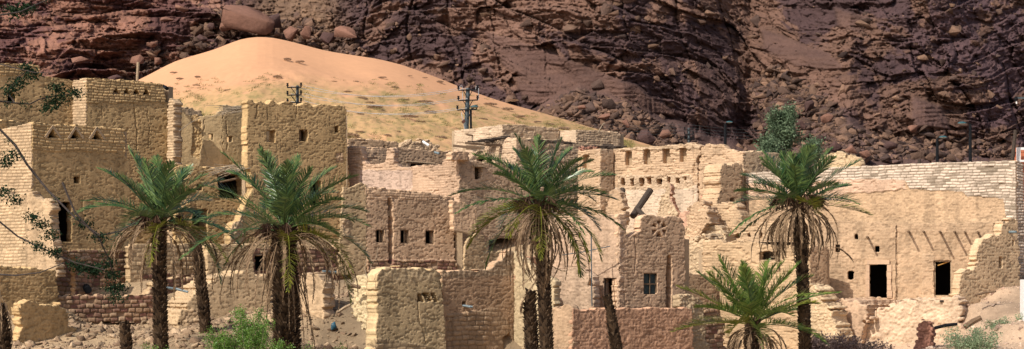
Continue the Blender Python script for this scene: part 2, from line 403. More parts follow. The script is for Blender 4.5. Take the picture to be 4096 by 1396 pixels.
def frame(W, x0, y0, x1, y1, par, bars=1, mat=None, w=.035, off=-.06, hb=0):
    mb = MB(); n = Vector((W.n.x, W.n.y, 0)) * w; t = Vector((W.t.x, W.t.y, 0)); z = Vector((0, 0, 1))
    a, b, c, d = W.pt(x0, y1, off), W.pt(x1, y1, off), W.pt(x1, y0, off), W.pt(x0, y0, off)
    W2 = (b - a).length / 2; H2 = (d - a).z / 2
    mb.box((a + d) / 2, t * w, n, z * H2); mb.box((b + c) / 2, t * w, n, z * H2)
    mb.box((a + b) / 2, t * (W2 - w - .002), n * .9, z * w); mb.box((c + d) / 2, t * (W2 - w - .002), n * .9, z * w)
    for i in range(bars):
        f = (i + 1) / (bars + 1); p = ((a * (1 - f) + b * f) + (d * (1 - f) + c * f)) / 2; mb.box(p, t * .018, n * .5, z * (H2 - w - .002))
    for i in range(hb):
        f = (i + 1) / (hb + 1); p = ((a * (1 - f) + d * f) + (b * (1 - f) + c * f)) / 2; mb.box(p, t * (W2 - w - .002), n * .45, z * .03)
    return mb.build('frame', mat or M_wood, par)
def beam(W, px, py, L=.8, r=.06, parent=None, inn=.3, mat=None, name='roof_beam', tilt=0, tt=0):
    n = Vector((W.n.x, W.n.y, 0)); t = Vector((W.t.x, W.t.y, 0)); p = W.pt(px, py)
    d = (n + Vector((0, 0, tilt)) + t * tt).normalized()
    mb = MB().tube([p - n * inn, p, p + d * L * .5, p + d * L], [r, r, r * .97, r * .88], 7)
    return mb.build(name, mat or M_wood, parent or W.o.parent)
def closure(parent, L, Cc, R, pytop, zb, drop=.6, col=(.34, .25, .16), roof=True, th=.35, pyl=None):
    """the walls of the house one does not see, and its flat roof: L, Cc, R plan points (px,Y) of the two seen faces"""
    g = lambda p: Vector(((p[0] - HX) / F * p[1], p[1], 0))
    l, c, r = g(L), g(Cc), g(R); bk = l + r - c; zt = (HY - pytop) / F * Cc[1]
    o = WL[parent.name]
    for p, q, k in ((l, bk, 0), (bk, r, 1)):
        d = (q - p).normalized(); nn = Vector((d.y, -d.x, 0)); m = (p + q) / 2 + nn * (-th * .6)
        mb = MB().box(Vector((m.x, m.y, (zt - .12 + zb) / 2)), d * ((q - p).length / 2 - .1), nn * (th / 2), Vector((0, 0, (zt - .12 - zb) / 2)))
        mb.build('wall', M_clay, parent)
    if roof:
        z = zt - drop; V = []
        ce = (l + c + r + bk) / 4
        for p in (l, c, r, bk):
            p2 = p + (ce - p).normalized() * .35; V.append((p2.x, p2.y, z))
        V += [(v[0], v[1], z - .25) for v in V[:4]]
        mk('roof', V, [[3, 2, 1, 0], [4, 5, 6, 7], [0, 1, 5, 4], [1, 2, 6, 5], [2, 3, 7, 6], [3, 0, 4, 7]], M_clay, parent)
# ------------------------------------------------------------------ ground
CP = [(400,1310,84),(300,1392,78),(600,1340,82),(900,1300,82),(1000,1150,89),(1350,1190,87),(1360,1400,80),(2000,1520,80),(2500,1520,79),(1700,1520,77),(1500,1500,76),(1900,1520,79),(2300,1520,78.5),(2700,1520,79),(2640,1500,82.5),(2900,1500,80),(3200,1480,82),
      (3300,1440,85),(3000,1470,86),(2850,1440,88),(2600,1330,88),(3600,1440,86),(3460,1430,86.5),(3780,1410,86),(3100,1480,89),(3200,1480,88.5),(2950,1480,90.5),(3480,1450,84),(3720,1390,85),(3380,1215,91),(3650,1215,90.5),(3900,1290,86),(4060,1150,89),(3960,1215,87.5),(3900,1385,80),(4100,1290,82),(2780,1300,91),(2900,1020,99),(1500,1110,90),(700,1130,91),(200,1230,84.5),
      (1100,1250,85),(-300,1300,80),(4400,1180,86),(2300,1120,90),(1700,1200,86),(1900,1130,88),(2080,1150,88),(600,1000,100),(1200,950,102),(2000,950,104),(2700,920,104),(3500,900,103),(4300,1000,100)]
CPX = np.array([((a - HX) / F * y, y, (HY - b) / F * y) for a, b, y in CP])
def gz(x, y):
    x = np.asarray(x, float); y = np.asarray(y, float)
    W_ = np.zeros(x.shape); Z_ = np.zeros(x.shape)
    for cx, cy, cz in CPX:
        d = ((x - cx) ** 2 + (y - cy) ** 2 + .4) ** -2.0; W_ += d; Z_ += d * cz
    z = Z_ / W_
    near = sst(72, 79, y); z = -4.2 * (1 - near) + z * near
    far = sst(108, 135, y); z = z * (1 - far) + far * (1.5 + (y - 108) * .02)
    side = sst(32, 60, np.abs(x)); z = z * (1 - side) + side * np.where(y > 90, 1.0, -3.0)
    return z + .35 * (fbm(x * .5, y * .5, 0, 4, 7) - .5) * sst(66, 76, y) + .10 * (fbm(x * 3, y * 3, 0, 3, 8) - .5)
def build_ground():
    xs = np.concatenate([np.linspace(-2500, -60, 25), np.arange(-50, 50.1, .16), np.linspace(60, 2500, 25)])
    ys = np.concatenate([np.linspace(-300, 66, 30), np.arange(67, 106, .16), np.arange(107, 250, 3.), np.linspace(260, 3000, 20)])
    X, Y = np.meshgrid(xs, ys); Z = gz(X, Y)
    nx, ny = len(xs), len(ys); id_ = np.arange(nx * ny).reshape(ny, nx)
    q = np.stack([id_[:-1, :-1], id_[:-1, 1:], id_[1:, 1:], id_[1:, :-1]], -1).reshape(-1, 4)
    n = fbm(X * .4, Y * .4, 0, 4, 77)[..., None]
    c = np.array([.37, .265, .16]) * (1 - sst(.45, .65, n)) + np.array([.22, .16, .10]) * sst(.45, .65, n)
    rw = sst(10, 16, X)[..., None]; c = c * (1 - rw) + rw * (np.array([.44, .315, .215]) * (1 - .4 * sst(.5, .7, n)))
    o = mk('ground', np.stack([X, Y, Z], -1).reshape(-1, 3), q, M_soil, None, c.reshape(-1, 3), False, Vector((0, 90, -4)))
    tag(o, 'pale dusty earth and rubble ground under the ruined village', 'ground', None, 'structure')
build_ground()
# ------------------------------------------------------------------ colours of the earth walls
YT = (.51, .35, .175); LT = (.51, .365, .225); PK = (.50, .345, .235); DD = (.55, .375, .24); RT = (.51, .355, .225)
RD = (.46, .265, .165); TN = (.47, .34, .20); BR = (.44, .30, .185)
def house(px, py, Y, label, name='mud_brick_house', cat='house'):
    return thing(name, P(px, py, Y), label, cat)
def tri(cx, cy, w, h, up=1):
    w *= 1.15; h *= 1.25
    return [(cx - w / 2, cy + h / 2 * up), (cx + w / 2, cy + h / 2 * up), (cx, cy - h / 2 * up)]
# ---- A: left houses
hA = house(128, 1060, 88, 'left edge mud house with brick parapet and three triangular vents')
Wl_ = wall(hA, 'wall', (-160, 90.5), (128, 88), [(-160, 540), (0, 521), (60, 507), (128, 492), (128, 1100), (-160, 1100)], style='brick', col=LT, rag=.03)
Wr_ = wall(hA, 'wall', (128, 88), (560, 91.9), [(128, 490), (250, 497), (380, 506), (497, 515), (499, 625), (520, 640), (520, 1240), (128, 1240)],
     [tri(208, 533, 34, 30), tri(300, 537, 34, 28), tri(385, 539, 34, 28), rect(296, 706, 320, 735), rect(233, 808, 287, 968), rect(350, 822, 362, 836)], style='plaster', col=YT, rag=.03,
     bands=[([(100, 470), (520, 495), (520, 612), (128, 600)], 'brick', YT, .01), ([(120, 1000), (600, 1000), (600, 1300), (120, 1300)], 'stone', YT)], cracks=[([(330, 790), (336, 900)], .03, .05)])
for x, y in ((208, 531), (300, 535), (385, 537)):
    a, b, c = Wr_.pt(x - 29, y + 17, .05), Wr_.pt(x, y - 25, .05), Wr_.pt(x + 29, y + 17, .05); nn = Vector((Wr_.n.x, Wr_.n.y, 0))
    mb = MB()
    for p, q in ((a, b), (b, c)):
        d = (q - p).normalized(); mb.box((p + q) / 2 - nn * .03, d * ((q - p).length / 2 + .03), nn * .07, d.cross(nn) * .045)
    mb.build('triangular_vent', M_clay, hA)
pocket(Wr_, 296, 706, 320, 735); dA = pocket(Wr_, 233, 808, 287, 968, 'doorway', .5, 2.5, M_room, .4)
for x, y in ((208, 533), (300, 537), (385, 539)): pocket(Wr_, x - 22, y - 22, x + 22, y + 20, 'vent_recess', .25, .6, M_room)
closure(hA, (-160, 90.5), (128, 88), (490, 91.3), 492, -1.5)
hT = house(345, 700, 97, 'tall flat roofed tower house with a row of four triangular openings under its roof edge')
wall(hT, 'wall', (296, 97.5), (345, 97), [(292, 327), (320, 318), (345, 312), (345, 800), (292, 800)], style='brick', col=LT, rag=.03)
WT = wall(hT, 'wall', (345, 97), (678, 99.9), [(345, 311), (430, 316), (560, 326), (655, 337), (660, 410), (668, 412), (676, 560), (680, 760), (680, 1000), (345, 1000)],
     [tri(464, 364, 30, 22), tri(505, 364, 28, 22), tri(544, 365, 28, 22), tri(584, 366, 28, 22)], col=YT, rag=.03,
     bands=[([(300, 280), (700, 300), (700, 411), (345, 411)], 'brick', YT, .01)], cracks=[([(538, 415), (540, 470), (548, 520), (545, 600)], .028, .09), ([(405, 420), (412, 470)], .02, .06), ([(590, 440), (600, 540), (590, 600)], .015, .05)])
for x in (464, 505, 544, 584): pocket(WT, x - 17, 350, x + 17, 378, 'triangular_vent', .2, .8)
closure(hT, (200, 98.3), (345, 97), (678, 99.9), 312, 1.5)
WA1 = wall(None, 'ruined_wall', (-160, 93.6), (300, 97.6), [(-160, 250), (0, 255), (60, 255), (155, 262), (163, 303), (230, 312), (285, 322), (302, 326), (302, 700), (-160, 700)],
     [[(30, 410), (30, 385), (46, 362), (62, 385), (62, 410)]], col=YT, rag=.03, bands=[([(-160, 230), (165, 240), (163, 300), (-160, 300)], 'brick', YT)], cracks=[([(177, 310), (178, 440)], .012, .03)],
     label='tall shaded mud wall with a pointed window at the upper left', cat='wall')
pocket(WA1, 28, 362, 64, 411, 'window', .1, 1.5)
wall(None, 'low_wall', (-160, 87.6), (85, 90), [(-160, 484), (0, 480), (60, 484), (84, 492), (84, 560), (-160, 560)], style='plaster', col=YT, label='short rounded wall top above the parapet at the left edge', cat='wall')
wall(None, 'ruined_wall', (-160, 88.4), (212, 85.3), [(-160, 760), (0, 770), (60, 776), (130, 770), (150, 788), (195, 800), (205, 830), (200, 880), (212, 960), (220, 1040), (228, 1110), (-160, 1110)], th=.5, style='rough', col=LT, rag=.09,
     bands=[([(-160, 780), (100, 830), (110, 1110), (-160, 1110)], 'brick', (.52, .375, .23))], label='sunlit ragged brick wall in front of the vented house', cat='wall')
wall(None, 'low_wall', (-160, 81), (232, 84), [(-160, 1056), (0, 1062), (40, 1070), (120, 1072), (222, 1084), (232, 1140), (228, 1330), (-160, 1330)], th=.6, col=YT, rag=.06, label='low shaded mud wall below the ragged brick wall', cat='wall')
wall(None, 'wall_stub', (78, 79), (330, 81.5), [(82, 1225), (100, 1212), (140, 1206), (160, 1225), (250, 1222), (268, 1250), (275, 1300), (300, 1310), (320, 1340), (300, 1480), (78, 1480)], th=.5, style='rough', col=YT, rag=.1,
     label='broken mud wall stub at lower left corner', cat='wall')
wall(None, 'stone_wall', (225, 84.2), (640, 86.4), [(225, 1180), (330, 1184), (560, 1180), (600, 1183), (640, 1188), (640, 1290), (225, 1290)], th=.5, style='stone', col=BR, label='low dark red dry stone wall at lower left', cat='wall')
wall(None, 'stone_pillar', (300, 86.8), (372, 87.3), [(302, 1025), (366, 1025), (368, 1190), (300, 1190)], th=.5, style='stone', col=BR, label='dark stone pillar standing in the shadowed recess', cat='pillar')
wall(None, 'stone_wall', (520, 90.5), (835, 93.2), [(520, 980), (640, 975), (835, 978), (835, 1240), (520, 1240)], style='stonetan', col=TN, bands=[([(560, 1095), (840, 1095), (840, 1250), (560, 1250)], 'stone', TN)],
     label='tan masonry retaining wall between the two left palms', cat='wall')
wall(None, 'stone_wall', (575, 87.2), (800, 89.2), [(575, 1190), (600, 1150), (640, 1120), (700, 1108), (780, 1112), (800, 1150), (800, 1290), (575, 1290)], th=.6, style='stone', col=TN, rag=.1, label='tumbled red and tan stonework behind the headless palm trunk', cat='wall')
# ---- B: open ruin between the towers
wall(None, 'wall_pier', (672, 98.4), (694, 98.1), [(674, 410), (680, 396), (690, 394), (697, 402), (696, 520), (692, 760), (690, 1000), (668, 1000), (668, 700)], th=.5, style='brick', col=LT, rag=.08,
     label='tall thin brick pier with a sunlit edge beside the tower house', cat='pier')
hB = house(715, 1000, 99.5, 'roofless two storey ruin between the towers with two small square windows', 'roofless_house')
WB = wall(hB, 'wall', (700, 99.5), (890, 100.4), [(700, 432), (735, 440), (750, 458), (790, 462), (830, 462), (868, 455), (880, 440), (890, 440), (890, 700), (700, 700)],
     [rect(834, 536, 853, 560), rect(908, 546, 930, 568)], style='smooth', col=(.52, .38, .21), rag=.04, bands=[([(762, 440), (800, 440), (810, 560), (795, 640), (765, 620), (775, 520)], 'rubble', YT, -.08)],
     cracks=[([(815, 480), (812, 560), (830, 640)], .02, .06)])
WB2 = wall(hB, 'wall', (890, 100.4), (992, 101.2), [(890, 425), (905, 418), (925, 428), (950, 420), (985, 425), (992, 430), (992, 700), (890, 700)], [rect(908, 546, 930, 568)], style='smooth', col=(.50, .365, .20), rag=.04,
     cracks=[([(905, 470), (912, 560), (905, 600)], .02, .05)])
WB3 = wall(hB, 'wall', (700, 97.9), (1000, 100.3), [(700, 668), (760, 662), (860, 672), (930, 668), (985, 668), (1000, 680), (1000, 1000), (700, 1000)],
     [[(868, 700), (900, 684), (975, 690), (985, 770), (960, 800), (880, 790)], rect(728, 672, 756, 706), rect(788, 736, 812, 764), rect(770, 835, 832, 968)], th=1.0, col=YT, rag=.07,
     bands=[([(700, 690), (760, 690), (770, 1000), (700, 1000)], 'rubble', YT, -.03)])
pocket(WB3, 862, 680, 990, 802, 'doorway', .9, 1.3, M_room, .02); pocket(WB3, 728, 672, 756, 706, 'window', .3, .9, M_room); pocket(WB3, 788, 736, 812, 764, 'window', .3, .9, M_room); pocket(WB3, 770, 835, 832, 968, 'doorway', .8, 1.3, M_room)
R = random.Random(5)
def twigs(name, par, pts, L, n, mat, r=.018, dirx=-1, spread=.35):
    mb = MB()
    for i in range(n):
        p = pts[i % len(pts)] + Vector((R.uniform(-.3, .3), R.uniform(-.4, .4), R.uniform(-.05, .08)))
        d = Vector((dirx * R.uniform(.6, 1), R.uniform(-.5, .3), R.uniform(-spread, spread * .3))).normalized(); l = L * R.uniform(.5, 1)
        mb.tube([p, p + d * l * .5 + Vector((0, 0, R.uniform(-.03, .03))), p + d * l], [r, r * .8, r * .5], 4)
    return mb.build(name, mat, par)
twigs('roof_twigs', hB, [P(975, 432, 99.6), P(940, 430, 99.8), P(960, 440, 99.4), P(985, 436, 99.4)], 1.5, 26, M_twig)
twigs('ceiling_twigs', hB, [P(985, 668, 97.6), P(950, 672, 97.4), P(990, 675, 97.3), P(920, 672, 97.4)], 1.7, 30, M_twig, .02)
MB().tube([P(1000, 700, 99), P(940, 716, 97.2), P(880, 728, 96.9)], .06, 6).build('roof_beam', M_wood, hB)
MB().tube([P(716, 525, 97.5), P(760, 492, 98.5), P(800, 470, 99.4)], .02, 5).build('roof_pole', M_twig, hB)
wall(None, 'low_wall', (700, 104), (810, 105), [(700, 440), (722, 430), (770, 434), (808, 446), (808, 520), (700, 520)], style='rough', col=LT, label='sunlit ruined wall top peeking over the roofless ruin', cat='wall')
# ---- C: crenellated tower
hC = house(985, 980, 97, 'tall tower with a wavy crenellated top and one small high window')
top = [(990, 402), (1003, 396), (1018, 408), (1035, 411), (1052, 409), (1070, 418), (1085, 402), (1095, 400), (1108, 418), (1125, 415), (1140, 403), (1160, 404), (1180, 422), (1200, 420), (1215, 413), (1232, 410), (1250, 424),
       (1262, 428), (1280, 418), (1300, 420), (1330, 424), (1362, 422), (1382, 424)]
WC = wall(hC, 'wall', (990, 97), (1412, 100.6), top + [(1386, 560), (1392, 660), (1400, 760), (1408, 880), (1412, 1000), (925, 1000), (918, 930), (930, 890), (955, 880), (1010, 760), (1004, 690), (990, 660), (992, 600), (986, 520), (992, 460)],
     [rect(1067, 521, 1102, 570), rect(1197, 518, 1232, 566), rect(1338, 504, 1356, 532), rect(1240, 722, 1286, 820), rect(1238, 930, 1272, 984)], th=.62, col=(.51, .35, .175), rag=.035,
     bands=[([(1345, 610), (1372, 610), (1372, 650), (1345, 650)], 'rubble', BR, -.06), ([(900, 860), (965, 860), (985, 1000), (900, 1000)], 'rubble', LT)],
     cracks=[([(1030, 420), (1025, 470)], .03, .08), ([(1072, 430), (1070, 480)], .02, .06), ([(1190, 420), (1185, 470)], .02, .06), ([(1105, 575), (1120, 700)], .015, .04)])
pocket(WC, 1197, 518, 1232, 566, 'window', .3, 1.2); pocket(WC, 1338, 504, 1356, 532, 'window', .2, .8); pocket(WC, 1240, 722, 1286, 820, 'doorway', .5, 2, M_room, .3); pocket(WC, 1238, 930, 1272, 984, 'window', .5, 1.2)
MB().tube([WC.pt(1212, 566, -.3), WC.pt(1212, 520, -.3)], .07, 6).build('window_post', M_wood, hC)
beam(WC, 1218, 523, -.35, .04, hC, 0)
closure(hC, (975, 99.5), (990, 97), (1360, 100.2), 430, 0, roof=False)
wall(None, 'stone_wall', (830, 90.2), (1015, 91.4), [(830, 976), (1015, 976), (1012, 1092), (1000, 1110), (960, 1120), (830, 1150)], th=.8, style='plaster', col=TN, label='smooth tan buttress wall left of the red stone wall', cat='wall')
WR = wall(None, 'stone_wall', (1000, 91.6), (1402, 94.6), [(1000, 978), (1250, 980), (1400, 984), (1400, 1030), (1402, 1200), (1000, 1200)], [[(1018, 1022), (1074, 1018), (1074, 1082), (1018, 1086)]], style='stone', col=BR, th=.6,
     bands=[([(1000, 960), (1410, 960), (1410, 992), (1000, 992)], 'plaster', TN, .03)], label='dark red stone wall with a square recess under the crenellated tower', cat='wall')
pocket(WR, 1016, 1016, 1076, 1088, 'recess', .3, .6)
MB().tube([WR.pt(1285, 1086, .12), WR.pt(1400, 1094, .12)], .07, 8).build('drain_pipe', M_pipe, None); o = bpy.data.objects['drain_pipe']; tag(o, 'grey blue pipe lying on a ledge of the red stone wall', 'pipe')
wall(None, 'ruined_wall', (1200, 84.2), (1290, 83.4), [(1202, 1098), (1230, 1100), (1262, 1096), (1285, 1108), (1292, 1130), (1290, 1460), (1200, 1460)], th=.7, style='rough', col=LT, rag=.07,
     label='upright sunlit mud wall stub behind the widest palm trunk', cat='wall')
o_ = wall(None, 'earth_bank', (640, 83.6), (1100, 85.8), [(690, 1480), (705, 1330), (730, 1240), (790, 1170), (850, 1125), (900, 1100), (980, 1094), (1060, 1104), (1092, 1150), (1095, 1480)], th=3.2, style='plaster', col=(.47, .34, .205), rag=.12, cell=.04,
     bands=[([(690, 1480), (705, 1330), (760, 1230), (830, 1260), (900, 1330), (960, 1480)], 'rubble', (.42, .3, .185))])
tag(o_.o, 'smooth tan earth bank rising behind the green bushes', 'bank', None, 'structure')
# ---- C2 and D: shaded house with three barred windows
hD = house(1467, 1080, 94.2, 'shaded brown house with three small barred windows and one long dark crack')
wall(hD, 'wall', (1355, 93.4), (1467, 94.2), [(1372, 745), (1395, 752), (1440, 730), (1467, 742), (1467, 1100), (1355, 1100)], col=TN, rag=.04, th=.16, bands=[([(1366, 875), (1392, 870), (1400, 950), (1370, 950)], 'rubble', LT)])
WD = wall(hD, 'wall', (1467, 94.2), (1820, 97.1), [(1462, 748), (1560, 756), (1700, 770), (1816, 792), (1820, 1046), (1826, 1090), (1467, 1090)],
     [rect(1504, 919, 1536, 972), rect(1602, 919, 1636, 974), rect(1702, 922, 1736, 976)], col=DD, rag=.04,
     bands=[([(1467, 1040), (1830, 1040), (1830, 1100), (1467, 1100)], 'stone', BR, .06), ([(1467, 740), (1830, 760), (1820, 800), (1467, 800)], 'fine', DD)],
     cracks=[([(1560, 800), (1562, 900), (1566, 1000), (1562, 1045)], .11, .42), ([(1560, 800), (1560, 850)], .04, .3)])
for x0, y0, x1, y1 in ((1504, 919, 1536, 972), (1602, 919, 1636, 974), (1702, 922, 1736, 976)):
    wn = pocket(WD, x0, y0, x1, y1, 'window', .25, 1.6); frame(WD, x0, y0, x1, y1, wn, 1 if x0 < 1700 else 0)
closure(hD, (1440, 98), (1467, 94.2), (1820, 97.1), 790, 0)
hD2 = house(1838, 900, 98, 'pale pink sunlit house with ruined notched parapet', 'mud_brick_house')
WD2 = wall(hD2, 'wall', (1385, 101.7), (1838, 98), [(1385, 588), (1400, 585), (1444, 587), (1449, 640), (1470, 654), (1510, 660), (1541, 650), (1546, 592), (1572, 590), (1574, 655), (1600, 668), (1680, 664), (1745, 662), (1766, 660), (1772, 640), (1790, 634), (1838, 634),
     (1840, 1000), (1385, 1000)], style='fine', col=PK, rag=.05, cracks=[([(1648, 670), (1648, 745)], .025, .08)], bands=[([(1440, 680), (1650, 680), (1650, 760), (1440, 760)], 'plaster', (.56, .41, .32))])
WD3 = wall(hD2, 'wall', (1838, 98), (2120, 100.5), [(1838, 634), (1880, 645), (1950, 648), (2000, 650), (2120, 700), (2120, 1090), (1838, 1090)],
     [rect(1899, 668, 1930, 718), rect(2012, 902, 2026, 914), [(1955, 960), (2010, 950), (2060, 948), (2060, 1010), (1955, 1010)]], col=(.48, .34, .225), rag=.05)
wn = pocket(WD3, 1899, 668, 1930, 718, 'window', .22, .6, M_palewood); MB().box(WD3.pt(1914, 664, .04), Vector((WD3.t.x, WD3.t.y, 0)) * .33, Vector((WD3.n.x, WD3.n.y, 0)) * .12, Vector((0, 0, .045))).build('lintel', M_palewood, hD2)
pocket(WD3, 1950, 940, 2064, 1014, 'doorway', .3, 2)
MB().box(WD3.pt(2030, 948, .0), Vector((WD3.t.x, WD3.t.y, 0)) * .9, Vector((WD3.n.x, WD3.n.y, 0)) * .12, Vector((0, 0, .07))).build('lintel', M_wood, hD2)
wall(hD2, 'wall', (1438, 104.4), (1560, 105.5), [(1438, 588), (1550, 592), (1550, 720), (1438, 720)], col=DD, rag=.03, style='fine')
WD4 = wall(hD2, 'wall', (1566, 103.2), (1802, 105.2), [(1566, 590), (1640, 590), (1690, 600), (1760, 605), (1800, 604), (1802, 720), (1566, 720)], [rect(1643, 654, 1716, 668)], col=(.47, .325, .21), rag=.05)
pocket(WD4, 1640, 652, 1720, 670, 'window', .2, .8); MB().tube([WD4.pt(1622, 645, .05), WD4.pt(1735, 655, .05)], .045, 6).build('lintel', M_palewood, hD2)
wall(None, 'low_wall', (1390, 107), (1625, 109), [(1390, 552), (1500, 560), (1608, 572), (1620, 590), (1620, 660), (1390, 660)], style='fine', col=BR, label='brown brick wall running behind the notched pink parapet', cat='wall')
wall(None, 'ruined_wall', (1600, 107), (1760, 108), [(1606, 590), (1612, 572), (1640, 568), (1690, 563), (1722, 565), (1740, 572), (1758, 600), (1758, 660), (1600, 660)], style='rubble', col=(.50, .36, .23), label='rounded ruined wall lump behind the notched pink parapet', cat='wall', rag=.1)
MB().tube([P(1692, 566, 106.2), P(1700, 572, 106.1), P(1716, 582, 106)], .07, 6).build('white_sack', M_white); tag(bpy.data.objects['white_sack'], 'small white rag on the rounded ruined lump', 'rag')
MB().tube([P(1738, 609, 104.4), P(1757, 614, 104.2)], .06, 8).build('pipe_stub', M_pipe); tag(bpy.data.objects['pipe_stub'], 'short pale pipe lying on the parapet corner', 'pipe')
wall(None, 'wall_stub', (1805, 97.2), (1872, 97.9), [(1805, 612), (1815, 606), (1868, 606), (1874, 614), (1876, 640), (1805, 640)], style='rough', col=DD, label='small brown wall block above the pink wall corner', cat='wall')
# ---- D lower right: shaded stubs and passage
wall(None, 'ruined_wall', (1815, 95.8), (1900, 96.4), [(1812, 800), (1850, 808), (1905, 830), (1905, 925), (1880, 930), (1815, 920)], col=DD, style='rough', label='brown ruined wall over the dark passage beside the barred house', cat='wall')
wall(None, 'ruined_wall', (1858, 91.5), (2000, 93), [(1860, 985), (1880, 950), (1910, 935), (1935, 945), (1945, 990), (1955, 1008), (2005, 1004), (2005, 1120), (1858, 1120)], th=.14, col=TN, style='plaster', rag=.05, label='rounded shaded wall remnant beside the dark passage', cat='wall')
MB().tube([P(1820, 920, 94.5), P(1860, 927, 94.3), P(1890, 936, 94)], .09, 7).build('lintel_log', M_wood); tag(bpy.data.objects['lintel_log'], 'dark log lintel across the passage beside the barred house', 'log')
# ---- E: upper house
hE = house(2010, 700, 108, 'highest flat roofed house with a long sunlit side and wooden spout')
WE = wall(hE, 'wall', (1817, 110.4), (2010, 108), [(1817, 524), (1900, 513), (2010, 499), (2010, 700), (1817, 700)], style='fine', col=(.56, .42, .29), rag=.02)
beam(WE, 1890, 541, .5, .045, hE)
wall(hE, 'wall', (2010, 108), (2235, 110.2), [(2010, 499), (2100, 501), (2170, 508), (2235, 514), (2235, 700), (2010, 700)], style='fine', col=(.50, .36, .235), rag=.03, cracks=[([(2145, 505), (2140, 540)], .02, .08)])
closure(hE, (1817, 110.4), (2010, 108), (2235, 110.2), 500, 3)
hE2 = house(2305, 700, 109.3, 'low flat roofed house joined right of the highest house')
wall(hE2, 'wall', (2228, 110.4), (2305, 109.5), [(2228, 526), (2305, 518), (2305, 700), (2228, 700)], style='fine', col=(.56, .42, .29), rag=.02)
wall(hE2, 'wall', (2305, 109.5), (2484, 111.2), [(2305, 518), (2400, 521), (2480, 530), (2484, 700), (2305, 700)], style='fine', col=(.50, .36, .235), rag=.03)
closure(hE2, (2228, 110.4), (2305, 109.5), (2484, 111.2), 518, 3)
hE3 = house(2065, 900, 104.4, 'sunlit house behind the central palm with plank beams under a thin canopy')
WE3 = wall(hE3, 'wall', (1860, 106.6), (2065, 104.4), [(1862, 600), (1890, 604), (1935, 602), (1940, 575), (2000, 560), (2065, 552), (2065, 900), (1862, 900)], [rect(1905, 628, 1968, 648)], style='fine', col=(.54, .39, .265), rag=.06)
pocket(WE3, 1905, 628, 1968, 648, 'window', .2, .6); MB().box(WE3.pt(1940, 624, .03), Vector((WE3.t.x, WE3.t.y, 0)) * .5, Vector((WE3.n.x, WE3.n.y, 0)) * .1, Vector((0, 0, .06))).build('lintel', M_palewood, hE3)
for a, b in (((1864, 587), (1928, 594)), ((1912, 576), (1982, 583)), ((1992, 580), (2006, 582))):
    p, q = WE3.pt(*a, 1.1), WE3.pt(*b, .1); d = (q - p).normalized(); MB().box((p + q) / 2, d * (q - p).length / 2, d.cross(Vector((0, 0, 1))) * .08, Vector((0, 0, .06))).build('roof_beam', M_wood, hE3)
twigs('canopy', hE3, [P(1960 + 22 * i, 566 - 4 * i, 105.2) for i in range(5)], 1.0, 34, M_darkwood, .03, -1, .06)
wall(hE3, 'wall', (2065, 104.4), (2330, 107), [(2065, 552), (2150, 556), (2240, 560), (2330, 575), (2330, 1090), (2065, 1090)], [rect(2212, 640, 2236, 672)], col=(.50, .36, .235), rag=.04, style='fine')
twigs('roof_edge', hE3, [P(2180 + 30 * i, 566 + i * 2, 105.0) for i in range(5)], .9, 26, M_darkwood, .025, -1, .04)
closure(hE3, (1860, 106.6), (2065, 104.4), (2330, 107), 560, 1)
# ---- F: facade of niches
hF = house(2402, 900, 103, 'long cream facade with a row of tall niches and ragged joist holes')
WF0 = wall(hF, 'wall', (2312, 104.2), (2402, 103.1), [(2312, 600), (2340, 602), (2402, 594), (2402, 1000), (2312, 1000)], [[(2330, 675), (2330, 624), (2340, 618), (2357, 622), (2357, 675)]], style='fine', col=RT, rag=.04)
pocket(WF0, 2328, 616, 2360, 677, 'niche', .1, .22, M_clay)
wall(hF, 'wall', (2402, 103.1), (2454, 103.7), [(2402, 594), (2454, 600), (2454, 1000), (2402, 1000)], style='plaster', col=(.5, .36, .24), rag=.03)
NI = [rect(2500, 604, 2529, 662), rect(2573, 597, 2602, 658), rect(2650, 595, 2680, 653), rect(2717, 592, 2747, 648)]
JH = [[(2484, 713), (2500, 712), (2502, 740), (2490, 748), (2482, 735)], [(2520, 716), (2538, 712), (2540, 742), (2524, 748)], [(2558, 712), (2580, 710), (2578, 742), (2560, 746)], [(2586, 710), (2608, 710), (2606, 740), (2590, 736)],
      [(2624, 714), (2646, 714), (2648, 738), (2626, 740)], [(2666, 705), (2682, 706), (2680, 732), (2668, 730)], [(2700, 712), (2720, 712), (2718, 736), (2702, 732)], [(2736, 708), (2746, 708), (2746, 722), (2736, 720)]]
WF = wall(hF, 'wall', (2450, 103.9), (2786, 100.9), [(2450, 598), (2540, 592), (2600, 588), (2680, 582), (2740, 576), (2790, 573), (2803, 582), (2800, 620), (2786, 640), (2792, 700), (2788, 960), (2450, 960)], NI + JH, style='fine', col=(.52, .365, .235), rag=.05, th=.55,
     bands=[([(2450, 752), (2800, 740), (2800, 960), (2450, 960)], 'plaster', (.60, .47, .345), .02), ([(2470, 700), (2770, 700), (2770, 755), (2470, 762)], 'rubble', (.50, .37, .25), -.02), ([(2450, 590), (2800, 570), (2800, 596), (2450, 604)], 'fine', (.52, .38, .25), .05)],
     cracks=[([(2775, 590), (2778, 640), (2772, 700), (2776, 850)], .03, .1)])
for r in NI: pocket(WF, r[0][0] - 1, r[0][1] - 1, r[2][0] + 1, r[2][1] + 1, 'niche', .1, .26, M_clay)
for r in JH: pocket(WF, min(p[0] for p in r) - 1, min(p[1] for p in r) - 1, max(p[0] for p in r) + 1, max(p[1] for p in r) + 1, 'joist_hole', .15, .45)
WF2 = wall(hF, 'wall', (2796, 100.9), (2972, 99.3), [(2796, 640), (2805, 590), (2830, 580), (2895, 577), (2903, 598), (2940, 603), (2972, 610), (2972, 960), (2796, 960)], style='fine', col=(.52, .365, .235), rag=.06,
     bands=[([(2800, 780), (2830, 776), (2870, 790), (2850, 810), (2800, 806)], 'plaster', (.55, .3, .21), -.02)])
